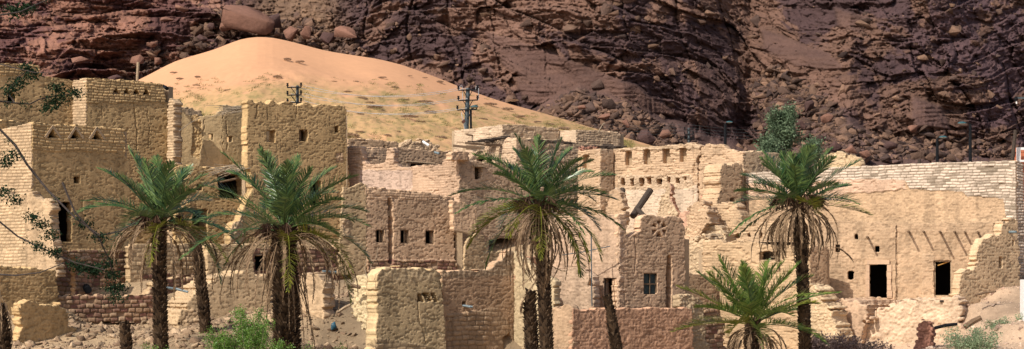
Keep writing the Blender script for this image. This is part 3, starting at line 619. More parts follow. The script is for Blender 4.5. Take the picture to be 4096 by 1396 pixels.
wall(hF, 'wall', (2972, 99.3), (3180, 101.3), [(2972, 610), (2990, 604), (3040, 606), (3110, 612), (3180, 628), (3180, 960), (2972, 960)], col=(.50, .37, .24), rag=.05)
WF3 = wall(hF, 'buttress', (2884, 97.7), (2972, 98.7), [(2890, 662), (2930, 656), (2962, 655), (2968, 665), (2972, 960), (2850, 960), (2870, 800), (2885, 760), (2880, 700)], [rect(2920, 792, 2942, 810)], col=(.51, .36, .225), th=1.2, rag=.09)
closure(hF, (2402, 104.5), (2972, 99.3), (3180, 101.3), 612, 2, roof=False)
for i, (a, b, r) in enumerate((((2602, 760, 100.2), (2530, 866, 99.2), .17), ((2545, 832, 99.4), (2576, 864, 98.8), .13), ((2490, 760, 102.3), (2484, 792, 101.6), .16))):
    p, q = P(*a), P(*b); o = MB().tube([p, p * .7 + q * .3, p * .4 + q * .6, q], [r, r * 1.05, r * .98, r], 10).build('fallen_log', M_darkwood)
    tag(o, ['long thick roof log leaning against the niched facade', 'short log crossing the foot of the long leaning log', 'upright log stub in the ragged hole of the niched facade'][i], 'log')
wall(None, 'ruined_wall', (2560, 99.6), (2790, 98.4), [(2630, 870), (2640, 820), (2650, 790), (2660, 750), (2672, 732), (2682, 745), (2684, 780), (2700, 830), (2712, 850), (2750, 848), (2770, 835), (2780, 850), (2770, 980), (2620, 980)], style='plaster', col=(.55, .34, .235), rag=.09, th=.5,
     bands=[([(2600, 720), (2680, 720), (2680, 800), (2720, 850), (2700, 880), (2600, 900)], 'rubble', (.5, .37, .24))], label='pinkish broken inner wall with a pointed spur', cat='wall')
wall(None, 'ruined_wall', (2420, 98.2), (2500, 97.4), [(2424, 870), (2432, 800), (2440, 770), (2458, 765), (2478, 770), (2490, 800), (2492, 850), (2496, 900), (2424, 900)], style='rough', col=RT, rag=.1, label='pale pointed wall stump left of the leaning logs', cat='wall')
# ---- G: long wall
WG = wall(None, 'long_wall', (2984, 99.2), (4064, 91.2), [(2984, 692), (3100, 684), (3260, 674), (3500, 662), (3640, 655), (3860, 648), (4064, 643), (4064, 1000), (2984, 1000)], style='rough', col=(.52, .36, .225), rag=.02, th=.5,
     bands=[([(2970, 600), (4080, 600), (4080, 800), (4060, 820), (4048, 800), (3980, 790), (3870, 785), (3850, 765), (3640, 756), (3620, 720), (3500, 715), (3280, 722), (2984, 735)], 'white'),
            ([(2984, 735), (3280, 722), (3500, 715), (3620, 720), (3625, 756), (3500, 770), (2984, 790)], 'fine', (.56, .385, .27), .03), ([(4015, 790), (4080, 780), (4080, 1000), (4040, 1000)], 'white')])
tag(WG.o, 'very long wall topped with courses of whitewashed bricks', 'wall')
wall(None, 'brick_wall', (4064, 91.3), (4096, 91.7), [(4064, 643), (4090, 650), (4094, 900), (4094, 1100), (4064, 1100)], style='white', col=RT, rag=.03, label='narrow shaded brick end wall beside the orange blocks', cat='wall')
wall(None, 'ruined_wall', (3262, 106), (3392, 105), [(3270, 670), (3275, 640), (3300, 622), (3330, 612), (3372, 612), (3378, 625), (3385, 690), (3262, 700)], style='fine', col=(.6, .44, .27), rag=.08, label='bright brick wall remnant behind the long whitewashed wall', cat='wall')
wall(None, 'wall_stub', (3380, 105), (3446, 104.3), [(3382, 660), (3386, 630), (3405, 618), (3425, 622), (3440, 650), (3442, 690), (3382, 690)], style='rough', col=(.62, .45, .27), rag=.08, label='rounded bright wall lump behind the long whitewashed wall', cat='wall')
# ---- F4, I: middle right
WF4 = wall(None, 'terrace_wall', (2835, 96.6), (3250, 93.4), [(2835, 830), (2850, 815), (2910, 812), (2935, 806), (2950, 828), (2962, 850), (2968, 888), (3085, 890), (3120, 886), (3250, 880), (3250, 1050), (2835, 1050)],
     [[(2936, 940), (2955, 932), (2962, 945), (2955, 954), (2938, 952)], [(2986, 935), (2998, 930), (3004, 945), (2990, 950)], [(3034, 930), (3048, 928), (3050, 950), (3038, 955)]], th=.9, style='fine', col=(.51, .36, .225), rag=.06)
tag(WF4.o, 'sunlit stepped terrace wall with three ragged holes', 'wall')
for r in ((2934, 930, 2964, 956), (2984, 928, 3006, 952), (3032, 926, 3052, 957)): pocket(WF4, *r, 'joist_hole', .3, .5)
wall(None, 'rubble_wall', (2745, 95.6), (2835, 94.8), [(2748, 850), (2765, 825), (2800, 812), (2825, 818), (2832, 850), (2828, 900), (2800, 950), (2760, 975), (2740, 1060), (2720, 1060), (2728, 930), (2750, 905)], th=.9, style='rubble', col=RT, rag=.12, label='crumbling column of mud and rubble beside the terrace wall', cat='wall')
hI = house(3240, 1300, 89.6, 'sunlit brick house behind the young palm with a dark opening near its top')
WI = wall(hI, 'wall', (2810, 92.6), (3240, 89.6), [(2812, 972), (2860, 962), (2900, 968), (2980, 962), (3040, 978), (3120, 985), (3240, 980), (3240, 1480), (2812, 1480)], [[(3036, 1012), (3060, 1003), (3090, 1006), (3122, 1000), (3122, 1045), (3060, 1050), (3036, 1046)]], style='fine', col=(.52, .365, .22), rag=.06)
pocket(WI, 3034, 998, 3124, 1052, 'window', .25, 1.8)
wall(hI, 'wall', (3240, 89.6), (3312, 90.3), [(3240, 984), (3312, 988), (3312, 1420), (3240, 1420)], style='plaster', col=(.5, .34, .21), rag=.03)
closure(hI, (2810, 92.6), (3240, 89.6), (3312, 90.3), 985, -3)
for i, pl in enumerate(([(3238, 1480), (3236, 1150), (3260, 1140), (3285, 1175), (3300, 1210), (3330, 1240), (3345, 1300), (3352, 1360), (3350, 1480)],)):
    wall(None, 'eroded_buttress', (3230, 88.3), (3360, 87.2), pl, th=1.2, style='rubble', col=(.58, .43, .27), rag=.12, label='eroded yellowish mud buttress right of the tall palm trunk', cat='buttress')
# ---- H: house with beams
hH = house(3583, 1195, 92.5, 'sunlit house with a row of projecting roof beams and two doorways')
WH = wall(hH, 'wall', (3230, 92.4), (3583, 91.4), [(3230, 886), (3400, 884), (3583, 891), (3583, 1215), (3230, 1215)],
     [rect(3342, 980, 3360, 1010), rect(3502, 983, 3518, 1009), [(3390, 1118), (3390, 1086), (3400, 1082), (3416, 1086), (3416, 1118)], rect(3478, 1058, 3548, 1192), [(3418, 938), (3430, 934), (3432, 955), (3420, 958)]], style='rough', col=RT, rag=.03)
for r, nme in (((3342, 980, 3360, 1010), 'window'), ((3502, 983, 3518, 1009), 'window'), ((3388, 1080, 3418, 1120), 'window'), ((3478, 1058, 3548, 1192), 'doorway')): pocket(WH, *r, nme, .38 if nme == 'doorway' else .15, 2.2 if nme == 'doorway' else .5)
def blocks(W, x0, y0, x1, y1, par, w=17, lint=18):
    mb = MB(); n = Vector((W.n.x, W.n.y, 0)); t = Vector((W.t.x, W.t.y, 0)); k = 0; y = y0
    while y < y1:
        h = R.uniform(22, 32); h = min(h, y1 - y)
        for x, sg in ((x0, -1), (x1, 1)):
            ww = w * R.uniform(.7, 1.25); a = W.pt(x, y, .0); b = W.pt(x + sg * ww, y + h, .0)
            mb.box((a + b) / 2, t * abs((b - a).dot(t)) * .49, n * R.uniform(.05, .065), Vector((0, 0, abs(b.z - a.z) * .48)))
        y += h
    a = W.pt(x0 - w * .6, y0 - lint, 0); b = W.pt(x1 + w * .6, y0 - 1, 0); mb.box((a + b) / 2, t * abs((b - a).dot(t)) / 2, n * .07, Vector((0, 0, abs(b.z - a.z) / 2)))
    return mb.build('door_surround', earthstone, par)
earthstone = earth_mat('door_stone', 9, 40, .5, .02, .2, False, (.52, .36, .24))
blocks(WH, 3478, 1058, 3548, 1192, hH)
WH2 = wall(hH, 'wall', (3583, 91.45), (4000, 90.25), [(3583, 893), (3700, 894), (3850, 892), (3900, 888), (4000, 892), (4000, 1215), (3583, 1215)],
     [rect(3736, 1042, 3806, 1186)], style='rough', col=RT, rag=.03, bands=[([(3690, 1020), (3738, 1020), (3738, 1210), (3690, 1210)], 'plaster', (.52, .365, .235), .03)], cracks=[([(3976, 895), (3976, 945)], .03, .1), ([(3586, 895), (3590, 1190)], .03, .05)])
d2 = pocket(WH2, 3736, 1042, 3806, 1186, 'doorway', .4, 2.6); frame(WH2, 3737, 1043, 3806, 1185, d2, 0, M_palewood, .05, -.12)
MB().tube([WH2.pt(3750, 1062, -.2), WH2.pt(3800, 1044, -.12)], .03, 5).build('fallen_bar', plain('yellow_wood', (.5, .27, .07)), d2)
for i, (x, y, L) in enumerate(((3637, 928, .85), (3696, 928, .8), (3762, 929, 1.15), (3820, 929, 1.0), (3860, 929, .6), (3912, 929, .85))): beam(WH2, x, y, L, .055, hH)
beam(WH, 3472, 950, .8, .055, hH)
closure(hH, (3230, 97.5), (3230, 92.4), (4000, 90.25), 900, -.5, roof=False)
mk('roof', [WH.pt(3235, 900, -.4), WH2.pt(3995, 900, -.4), P(4000, 905, 91.0) + Vector((0, 0, .0)), P(3235, 905, 96.8)], [[0, 1, 2, 3]], M_clay, hH)
WK = wall(None, 'stepped_wall', (3830, 87.9), (4085, 90.2), [(3832, 1290), (3834, 1180), (3842, 1110), (3862, 1085), (3905, 1068), (3912, 1000), (3932, 952), (3985, 942), (4005, 938), (4012, 888), (4058, 876), (4070, 890), (4076, 1010), (4084, 1180), (4060, 1300)],
     [rect(3996, 1028, 4010, 1072), rect(4048, 960, 4058, 984)], th=.5, style='plaster', col=(.56, .405, .25), rag=.07)
tag(WK.o, 'shaded side wall stepping down with a crumbling sunlit edge', 'wall')
pocket(WK, 3996, 1028, 4010, 1072, 'niche', .1, .25); pocket(WK, 4048, 960, 4058, 984, 'niche', .1, .3)
beam(WK, 4038, 928, .4, .06, None, .2, M_pipe, 'drain_spout'); tag(bpy.data.objects['drain_spout'], 'blue drain spout near the top of the stepped side wall', 'spout')
# banks
BK = wall(None, 'earth_bank', (3425, 88.9), (3850, 86.9), [(3425, 1480), (3425, 1290), (3470, 1260), (3520, 1235), (3560, 1215), (3600, 1200), (3700, 1196), (3840, 1192), (3850, 1480)], th=4.5, style='rubble', col=(.60, .44, .30), rag=.12, cell=.05)
tag(BK.o, 'pale crumbling earth bank below the doorways', 'bank', None, 'structure')
BK = wall(None, 'earth_bank', (3290, 89.4), (3480, 88.0), [(3295, 1420), (3298, 1210), (3330, 1198), (3420, 1204), (3460, 1225), (3478, 1260), (3455, 1300), (3440, 1420)], th=4.0, style='plaster', col=(.52, .36, .24), rag=.12, cell=.05)
tag(BK.o, 'smooth rounded earth bank below the small window', 'bank', None, 'structure')
# ---- J: lower centre
WJ = wall(None, 'round_topped_wall', (1520, 78), (1790, 80.2), [(1512, 1100), (1516, 1088), (1540, 1075), (1600, 1070), (1680, 1074), (1740, 1082), (1762, 1095), (1768, 1150), (1778, 1280), (1790, 1480), (1500, 1480), (1508, 1300)],
     [tri(1684, 1190, 26, 30, 1), tri(1703, 1188, 26, 28, -1), tri(1718, 1190, 24, 28, 1), tri(1733, 1188, 20, 26, -1), tri(1744, 1192, 18, 26, 1), [(1672, 1175), (1690, 1175), (1674, 1202)]], th=.7, col=(.58, .43, .245), rag=.05,
     bands=[([(1500, 1350), (1700, 1380), (1700, 1480), (1500, 1480)], 'stonetan', TN), ([(1500, 1060), (1800, 1060), (1770, 1120), (1600, 1130), (1520, 1120)], 'rough', (.56, .42, .25))],
     cracks=[([(1674, 1175), (1674, 1280), (1692, 1320), (1706, 1380)], .02, .1)])
tag(WJ.o, 'tan wall with a rounded top and a band of small triangular openings', 'wall')
pocket(WJ, 1664, 1164, 1760, 1214, 'triangular_vent', .3, .8, M_room)
wall(None, 'ruined_wall', (1408, 79.2), (1522, 78.2), [(1414, 1140), (1420, 1115), (1440, 1098), (1462, 1100), (1478, 1125), (1494, 1150), (1500, 1120), (1510, 1082), (1524, 1082), (1524, 1480), (1500, 1480), (1490, 1400), (1470, 1330), (1440, 1290), (1412, 1260)], th=.8, style='rubble', col=(.58, .46, .28), rag=.1,
     label='sunlit crumbling stonework with a chair shaped notch left of the round topped wall', cat='wall')
WJ2 = wall(None, 'curtain_wall', (1768, 81), (2056, 83.6), [(1768, 1086), (1860, 1084), (1955, 1080), (1978, 1062), (1992, 1048), (2010, 1040), (2022, 1012), (2040, 1003), (2056, 1004), (2060, 1480), (1768, 1480)],
     [rect(1850, 1207, 1864, 1222), [(2010, 1350), (2040, 1330), (2050, 1360), (2046, 1420), (2014, 1420)]], style='plaster', col=(.47, .31, .19), rag=.05,
     bands=[([(1790, 1260), (1990, 1230), (2060, 1330), (2060, 1480), (1780, 1480)], 'stonetan', (.38, .26, .16)), ([(1768, 1070), (2060, 990), (2060, 1100), (1768, 1112)], 'rough', (.42, .3, .19))],
     cracks=[([(2020, 1010), (2040, 1040), (2044, 1140)], .025, .08), ([(1808, 1270), (1810, 1400)], .04, .08), ([(1860, 1230), (1866, 1280)], .03, .07)])
tag(WJ2.o, 'brown shaded curtain wall rising to a peak, with twin pipes through it', 'wall')
pocket(WJ2, 1848, 1205, 1866, 1224, 'hole', .1, .3); pocket(WJ2, 2008, 1328, 2052, 1424, 'hole', .25, 1.2)
for i in range(2):
    a = WJ2.pt(1852 + 8 * i, 1222, -.05); d = Vector((WJ2.n.x, WJ2.n.y, 0)) * .5 + Vector((WJ2.t.x, WJ2.t.y, 0)) * .35 + Vector((0, 0, -.1))
    o = MB().tube([a, a + d * .35, a + d * .6], .045, 8).build('drain_pipe', M_pipe); tag(o, ['left one of the twin blue pipes poking out of the curtain wall', 'right one of the twin blue pipes poking out of the curtain wall'][i], 'pipe')
wall(None, 'ruined_wall', (2056, 83.6), (2215, 82.3), [(2056, 1004), (2070, 1020), (2100, 1050), (2140, 1085), (2215, 1120), (2215, 1480), (2056, 1480)], style='rough', col=(.54, .42, .26), rag=.07, label='sunlit wall sloping down from the peak of the curtain wall', cat='wall')
hJ = house(2475, 1230, 84, 'reddish house with a star ornament and a shuttered window')
WK1 = wall(hJ, 'wall', (2195, 86.4), (2475, 84), [(2195, 880), (2230, 868), (2300, 866), (2400, 860), (2480, 862), (2475, 1260), (2195, 1260)], [rect(2412, 1112, 2466, 1250)], style='rough', col=(.50, .35, .24), rag=.05)
WK2 = wall(hJ, 'wall', (2475, 84), (2742, 86.3), [(2475, 862), (2503, 858), (2506, 940), (2520, 948), (2545, 935), (2560, 925), (2566, 868), (2590, 860), (2640, 866), (2652, 872), (2668, 864), (2700, 863), (2722, 872), (2738, 900), (2742, 1260), (2475, 1260)],
     [[(2625, 884), (2647, 884), (2638, 906)], [(2655, 888), (2668, 906), (2644, 914)], [(2668, 918), (2662, 944), (2645, 922)], [(2652, 948), (2622, 948), (2637, 926)], [(2612, 942), (2606, 916), (2630, 920)], [(2608, 904), (2618, 888), (2632, 912)],
      rect(2576, 1094, 2628, 1178), [(2668, 1022), (2678, 1018), (2688, 1030), (2690, 1110), (2686, 1232), (2666, 1232), (2664, 1130)]], style='plaster', col=(.58, .395, .255), rag=.05,
     cracks=[([(2538, 945), (2545, 1010), (2540, 1090)], .025, .09), ([(2492, 1130), (2500, 1225)], .015, .05)])
pocket(WK2, 2608, 884, 2666, 948, 'star_ornament', .15, .25, M_clay)
wn = pocket(WK2, 2576, 1094, 2628, 1178, 'window', .2, 1.0); frame(WK2, 2575, 1093, 2629, 1179, wn, 1, M_wood, .03, -.05, 1)
for sx_ in (0, 1):
    x0 = 2579 + 25 * sx_; a, b, c, d = [WK2.pt(*p, -.1) for p in ((x0, 1175), (x0 + 21, 1175), (x0 + 21, 1097), (x0, 1097))]
    mb = MB(); t_ = Vector((WK2.t.x, WK2.t.y, 0)); nn = Vector((WK2.n.x, WK2.n.y, 0))
    for k in range(4):
        f = (k + .5) / 4; p = ((a * (1 - f) + b * f) + (d * (1 - f) + c * f)) / 2; mb.box(p, t_ * (b - a).length / 8.8, nn * .012, Vector((0, 0, (d - a).z / 2)))
    mb.build('shutter', M_shutter, wn)
pocket(WK2, 2662, 1018, 2692, 1240, 'chimney_slot', .2, 1.2)
wall(hJ, 'wall', (2385, 88.4), (2500, 87.4), [(2385, 1080), (2500, 1080), (2500, 1300), (2385, 1300)], style='plaster', col=(.56, .42, .31), rag=.02)
fr = frame(WK1, 2412, 1112, 2466, 1250, hJ, 0, M_darkwood, .04, -.1); fr.name = 'door_frame'
wall(hJ, 'wall', (2195, 84.8), (2372, 83.4), [(2195, 1078), (2260, 1072), (2300, 1074), (2340, 1072), (2360, 1092), (2372, 1110), (2374, 1240), (2195, 1240)], [tri(2361, 1125, 22, 30, 1)], style='rough', col=(.50, .36, .25), rag=.05)
MB().tube([P(2365, 935, 83.2), P(2366, 1100, 83.0), P(2368, 1225, 83)], .028, 6).build('vertical_pipe', M_metal, hJ)
MB().tube([P(2250, 1020, 84.4), P(2330, 1008, 83.9), P(2440, 985, 83.4)], .022, 6).build('water_pipe', M_metal, hJ)
closure(hJ, (2195, 86.8), (2475, 84), (2742, 86.3), 940, -2, drop=.7)
hL = thing('courtyard_wall', P(2290, 1396, 80), 'low reddish courtyard wall in front of the star ornament house', 'wall')
wall(hL, 'wall', (2195, 80.9), (2290, 80.1), [(2195, 1228), (2230, 1232), (2262, 1222), (2290, 1228), (2290, 1480), (2195, 1480)], style='rough', col=(.48, .33, .21), rag=.05)
wall(hL, 'wall', (2290, 80.1), (2772, 84.2), [(2290, 1230), (2330, 1240), (2480, 1232), (2550, 1236), (2640, 1232), (2760, 1232), (2770, 1242), (2774, 1480), (2290, 1480)], style='rough', col=(.55, .325, .205), rag=.04)
wall(None, 'ruined_wall', (2716, 84.6), (2838, 85.6), [(2716, 1178), (2740, 1176), (2790, 1196), (2812, 1215), (2818, 1290), (2828, 1340), (2838, 1480), (2716, 1480)], style='rubble', col=(.40, .3, .19), rag=.08, label='dull broken wall between the courtyard wall and the red stones', cat='wall')
wall(None, 'stone_wall', (2800, 86.6), (2900, 87.4), [(2806, 1240), (2830, 1225), (2870, 1240), (2890, 1290), (2895, 1480), (2800, 1480)], style='stone', col=BR, rag=.1, label='small heap of red stone walling behind the young palm', cat='wall')
wall(None, 'ruined_wall', (2700, 90.4), (2880, 92), [(2700, 1075), (2740, 1088), (2820, 1100), (2860, 1130), (2870, 1220), (2880, 1400), (2700, 1400)], style='plaster', col=(.48, .335, .21), rag=.07, label='shaded brown wall behind the left fronds of the young palm', cat='wall')
wall(None, 'ruined_wall', (2075, 89), (2195, 90), [(2075, 1060), (2100, 1030), (2130, 1026), (2160, 1040), (2170, 1075), (2195, 1080), (2195, 1150), (2075, 1150)], style='rough', col=RD, rag=.06, label='small reddish wall hump behind the hanging palm fronds', cat='wall')
# ------------------------------------------------------------------ cliff and scree
def gauss(x, c, s): return np.exp(-((x - c) / s) ** 2)
def interp(x, pts): return np.interp(x, [p[0] for p in pts], [p[1] for p in pts])
RIDGE = [(300, 400), (430, 370), (560, 318), (700, 243), (860, 198), (960, 155), (1030, 146), (1090, 149), (1180, 170), (1300, 203), (1420, 222), (1500, 233), (1600, 256), (1750, 310), (1850, 352), (2000, 405), (2200, 460), (2400, 520), (2560, 568), (2700, 610), (2900, 660)]
def build_cliff():
    pxs = np.arange(-520, 4620, 3.6); pys = np.concatenate([np.arange(-300, 668, 3.4), np.linspace(672, 1128, 14)])
    PX, PY = np.meshgrid(pxs, pys); H = (HY - PY) / F
    sl = interp(PX, [(-500, 1.6), (600, 1.5), (1100, 1.3), (1500, .62), (2100, .5), (2500, .55), (2750, .58), (3250, .9), (3450, .9), (3700, .75), (4096, .9), (4700, .9)])
    y0 = interp(PX, [(-500, 215), (900, 232), (1500, 250), (2200, 240), (2500, 236), (3000, 242), (3400, 225), (4100, 232), (4700, 230)])
    # scree at the foot: lies back more gently below this line
    PS = PX - (PY - 300) * .55 * sst(2450, 2800, PX)
    sc_t = interp(PS, [(-500, 900), (1500, 520), (2100, 455), (2320, 365), (2500, 430), (2700, 560), (2900, 610), (2980, 360), (3080, 330), (3400, 560), (3700, 640), (4700, 700)])
    Y = y0 / (1 - sl * H)
    # great slabs and buttresses
    X = (PX - HX) / F * Y; Z = H * Y
    wx = 6 * (fbm(X / 14, Z / 14, 0, 3, 201) - .5); wz = 3 * (fbm(X / 12, Z / 10, 0, 3, 202) - .5)
    D = np.zeros(X.shape)
    but = fbm(X / 18 + .45 * Z / 18, Z / 40, 0, 4, 263); D += 11 * np.sqrt((but * 2 - 1) ** 2 + .05) - 3
    D *= interp(PX, [(-500, .35), (1000, .35), (1500, .6), (3000, .45), (4700, .5)])
    # diagonal slabs falling from upper left to lower right in the middle of the face
    mid = gauss(PX, 2150, 620); dg = (X * .62 + Z * 1.0 + wx * .9) / 7.5; fr = dg - np.floor(dg); rr = hsh(np.floor(dg), 3, 0, 204)
    D += mid * ((fr) * 2.8 * (.3 + rr) - 1.2)
    D -= mid * .7 * sst(.07, .0, np.minimum(fr, 1 - fr)) * sst(.45, .55, fbm(X / 6, Z / 6, 0, 2, 205))
    vj = (X + .2 * Z + wx * 1.4) / 5.6; fj = vj - np.floor(vj); rj = hsh(np.floor(vj), 4, 0, 206)
    wall_w = interp(PX, [(-500, .15), (900, .2), (1350, 1), (2950, 1), (3100, .25), (3350, .4), (3520, 1), (4000, .9), (4700, .9)])
    D += wall_w * (rj - .5) * 2.4; D -= wall_w * .7 * sst(.05, .01, np.minimum(fj, 1 - fj)) * sst(.5, .6, fbm(X / 9, Z / 9, 0, 2, 207))
    zt = Z + wz * 1.3 + .16 * X * gauss(PX, 3300, 600) - .04 * X + .3 * (fbm(X / 3, Z / 3, 0, 3, 208) - .5) * 2
    col_l = np.zeros(X.shape)
    for T, A, s in ((4.6, .8, 211), (1.7, .7, 212), (.7, .55, 213)):
        q = zt / T + 1.2 * fbm(X / (T * 6), Z / (T * 4), 0, 3, s) * 2; k = np.floor(q); f = q - k; r = hsh(k, 7, 0, s)
        amp = A * (.3 + .9 * r) * 1.6 * sst(.38, .66, fbm(X / (T * 3.2), k * 1.7, 0, 3, s + 30))
        bed = interp(PX, [(-500, 1.2), (900, 1.15), (1400, .55), (2700, .5), (3000, .7), (4700, .6)])
        D += bed * amp * T * sl * (f - .5) * 1.0 + bed * amp * T * .10 * (sst(.85, 1, f) - 1.2 * sst(.2, 0, f))
        col_l += (r - .5) * .3
    tint = np.zeros(X.shape)
    for sx_, sz_, A, G, ck, s in ((7.5, 5.2, 1.3, 1.5, .2, 221), (3.0, 2.0, .8, 1.0, .2, 222), (1.35, .85, .42, .6, .10, 223), (.6, .42, .26, .42, .05, 224)):
        f1, f2, rd, gr = facets((X + wx * .7 + .35 * Z) / sx_, (zt + .3 * wx) / sz_, s)
        m = .35 + 1.2 * fbm(X / (sx_ * 3), Z / (sz_ * 3), 0, 2, s + 9)
        D += (A * (rd - .5) + G * gr) * m; D -= ck * sst(.07, 0, f2 - f1) * m; tint += (rd - .5) * (.34 if sx_ > 1 else .15)
    D += .13 * (fbm(X / .9, Z / .6, 0, 4, 230) - .5) * 2
    wpx = PX + 40 * (fbm(X / 4, Z / 4, 0, 3, 250) - .5); wpy = PY + 30 * (fbm(X / 4, Z / 4, 0, 3, 251) - .5)
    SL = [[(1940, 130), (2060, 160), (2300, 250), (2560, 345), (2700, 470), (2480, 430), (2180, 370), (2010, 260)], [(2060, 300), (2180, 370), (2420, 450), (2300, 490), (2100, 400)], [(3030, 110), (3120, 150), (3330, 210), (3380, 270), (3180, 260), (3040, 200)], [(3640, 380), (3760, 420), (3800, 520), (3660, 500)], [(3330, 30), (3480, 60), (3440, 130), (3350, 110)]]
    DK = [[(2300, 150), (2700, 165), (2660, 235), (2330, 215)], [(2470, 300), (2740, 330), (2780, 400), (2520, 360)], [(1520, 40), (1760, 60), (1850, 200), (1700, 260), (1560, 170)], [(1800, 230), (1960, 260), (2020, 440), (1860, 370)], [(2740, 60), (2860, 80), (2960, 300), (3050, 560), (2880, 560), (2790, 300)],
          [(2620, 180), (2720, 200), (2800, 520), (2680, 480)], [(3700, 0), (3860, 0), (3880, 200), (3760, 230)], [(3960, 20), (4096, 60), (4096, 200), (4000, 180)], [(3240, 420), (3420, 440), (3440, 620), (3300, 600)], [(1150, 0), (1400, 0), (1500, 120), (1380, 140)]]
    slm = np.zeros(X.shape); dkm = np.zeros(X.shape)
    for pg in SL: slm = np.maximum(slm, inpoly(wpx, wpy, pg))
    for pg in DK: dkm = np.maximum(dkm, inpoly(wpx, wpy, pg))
    blur = lambda a: (a + np.roll(a, 1, 0) + np.roll(a, -1, 0) + np.roll(a, 1, 1) + np.roll(a, -1, 1) + np.roll(a, 2, 0) + np.roll(a, 2, 1)) / 7
    slm = blur(blur(slm)); big = D.copy()
    for _ in range(3): big = sum(np.roll(np.roll(big, i, 0), j, 1) for i in (-5, 0, 5) for j in (-5, 0, 5)) / 9
    D = D * (1 - .75 * slm) + big * .75 * slm + slm * .9
    # scree
    scm = sst(sc_t - 25, sc_t + 25, PY + 30 * (fbm(X / 5, Z / 5, 0, 3, 231) - .5) * 2)
    f1, f2, rd = worley(X / .9, Z / .7, 232); g1, g2, rg = worley(X / 2.3, Z / 1.8, 233)
    Ds = 1.8 + .6 * (rd) * sst(0, .3, f2 - f1) + 1.1 * rg * sst(0, .25, g2 - g1) + 3 * fbm(X / 9, Z / 7, 0, 3, 234) + (PY - sc_t) / F * 230 * .8
    D = D * (1 - scm) + Ds * scm
    # the gully of debris between the ledges and the face (upper left) and above the big boulders
    gul = sst(.0, 1., gauss(PX - (PY * .1), 1180, 230) * 1.5 - .4) * .8
    D = D * (1 - .6 * gul) + gul * .6 * (2.5 + .9 * rd * sst(0, .3, f2 - f1) + 1.2 * rg)
    Y2 = Y - D
    P3 = np.stack([(PX - HX) / F * Y2, Y2, H * Y2], -1)
    # rock colour: desert varnish in sheets and streaks over paler brown sandstone
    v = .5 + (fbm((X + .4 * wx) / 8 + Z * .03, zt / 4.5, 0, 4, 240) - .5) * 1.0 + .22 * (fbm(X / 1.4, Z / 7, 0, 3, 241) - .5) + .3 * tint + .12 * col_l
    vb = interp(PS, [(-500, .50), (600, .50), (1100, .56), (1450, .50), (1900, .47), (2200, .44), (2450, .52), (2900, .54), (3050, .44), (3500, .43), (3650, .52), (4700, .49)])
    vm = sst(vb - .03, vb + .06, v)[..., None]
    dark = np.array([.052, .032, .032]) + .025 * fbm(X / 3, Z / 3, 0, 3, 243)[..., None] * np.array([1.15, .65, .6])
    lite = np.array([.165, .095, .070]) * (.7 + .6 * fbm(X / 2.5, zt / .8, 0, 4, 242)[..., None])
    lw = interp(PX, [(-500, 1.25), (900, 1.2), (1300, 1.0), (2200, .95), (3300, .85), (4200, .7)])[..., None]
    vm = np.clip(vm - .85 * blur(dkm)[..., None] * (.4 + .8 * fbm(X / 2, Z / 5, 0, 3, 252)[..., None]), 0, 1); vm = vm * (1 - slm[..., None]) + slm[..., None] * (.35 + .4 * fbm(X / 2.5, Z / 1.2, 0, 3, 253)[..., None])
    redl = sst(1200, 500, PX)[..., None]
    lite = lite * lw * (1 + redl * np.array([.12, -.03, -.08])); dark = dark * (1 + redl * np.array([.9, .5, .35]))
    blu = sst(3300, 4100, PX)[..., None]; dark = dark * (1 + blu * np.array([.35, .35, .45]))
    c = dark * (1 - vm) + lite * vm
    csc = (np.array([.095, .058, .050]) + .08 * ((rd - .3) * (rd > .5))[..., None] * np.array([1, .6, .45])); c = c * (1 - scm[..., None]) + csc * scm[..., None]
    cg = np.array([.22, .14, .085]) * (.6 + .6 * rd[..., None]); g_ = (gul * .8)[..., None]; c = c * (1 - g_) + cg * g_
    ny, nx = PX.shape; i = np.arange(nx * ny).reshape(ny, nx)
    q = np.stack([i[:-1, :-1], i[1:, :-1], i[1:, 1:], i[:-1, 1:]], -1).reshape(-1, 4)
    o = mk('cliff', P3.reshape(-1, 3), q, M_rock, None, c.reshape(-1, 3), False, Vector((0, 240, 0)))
    tag(o, 'huge dark brown sandstone cliff with ledges and scree behind the village', 'cliff', None, 'structure')
    def at(px, py):
        a = np.clip((np.asarray(px) - pxs[0]) / 3.6, 0, nx - 1).astype(int); b = np.clip((np.asarray(py) - pys[0]) / 3.4, 0, 280).astype(int)
        return P3[b, a]
    return at
cliff_at = build_cliff()
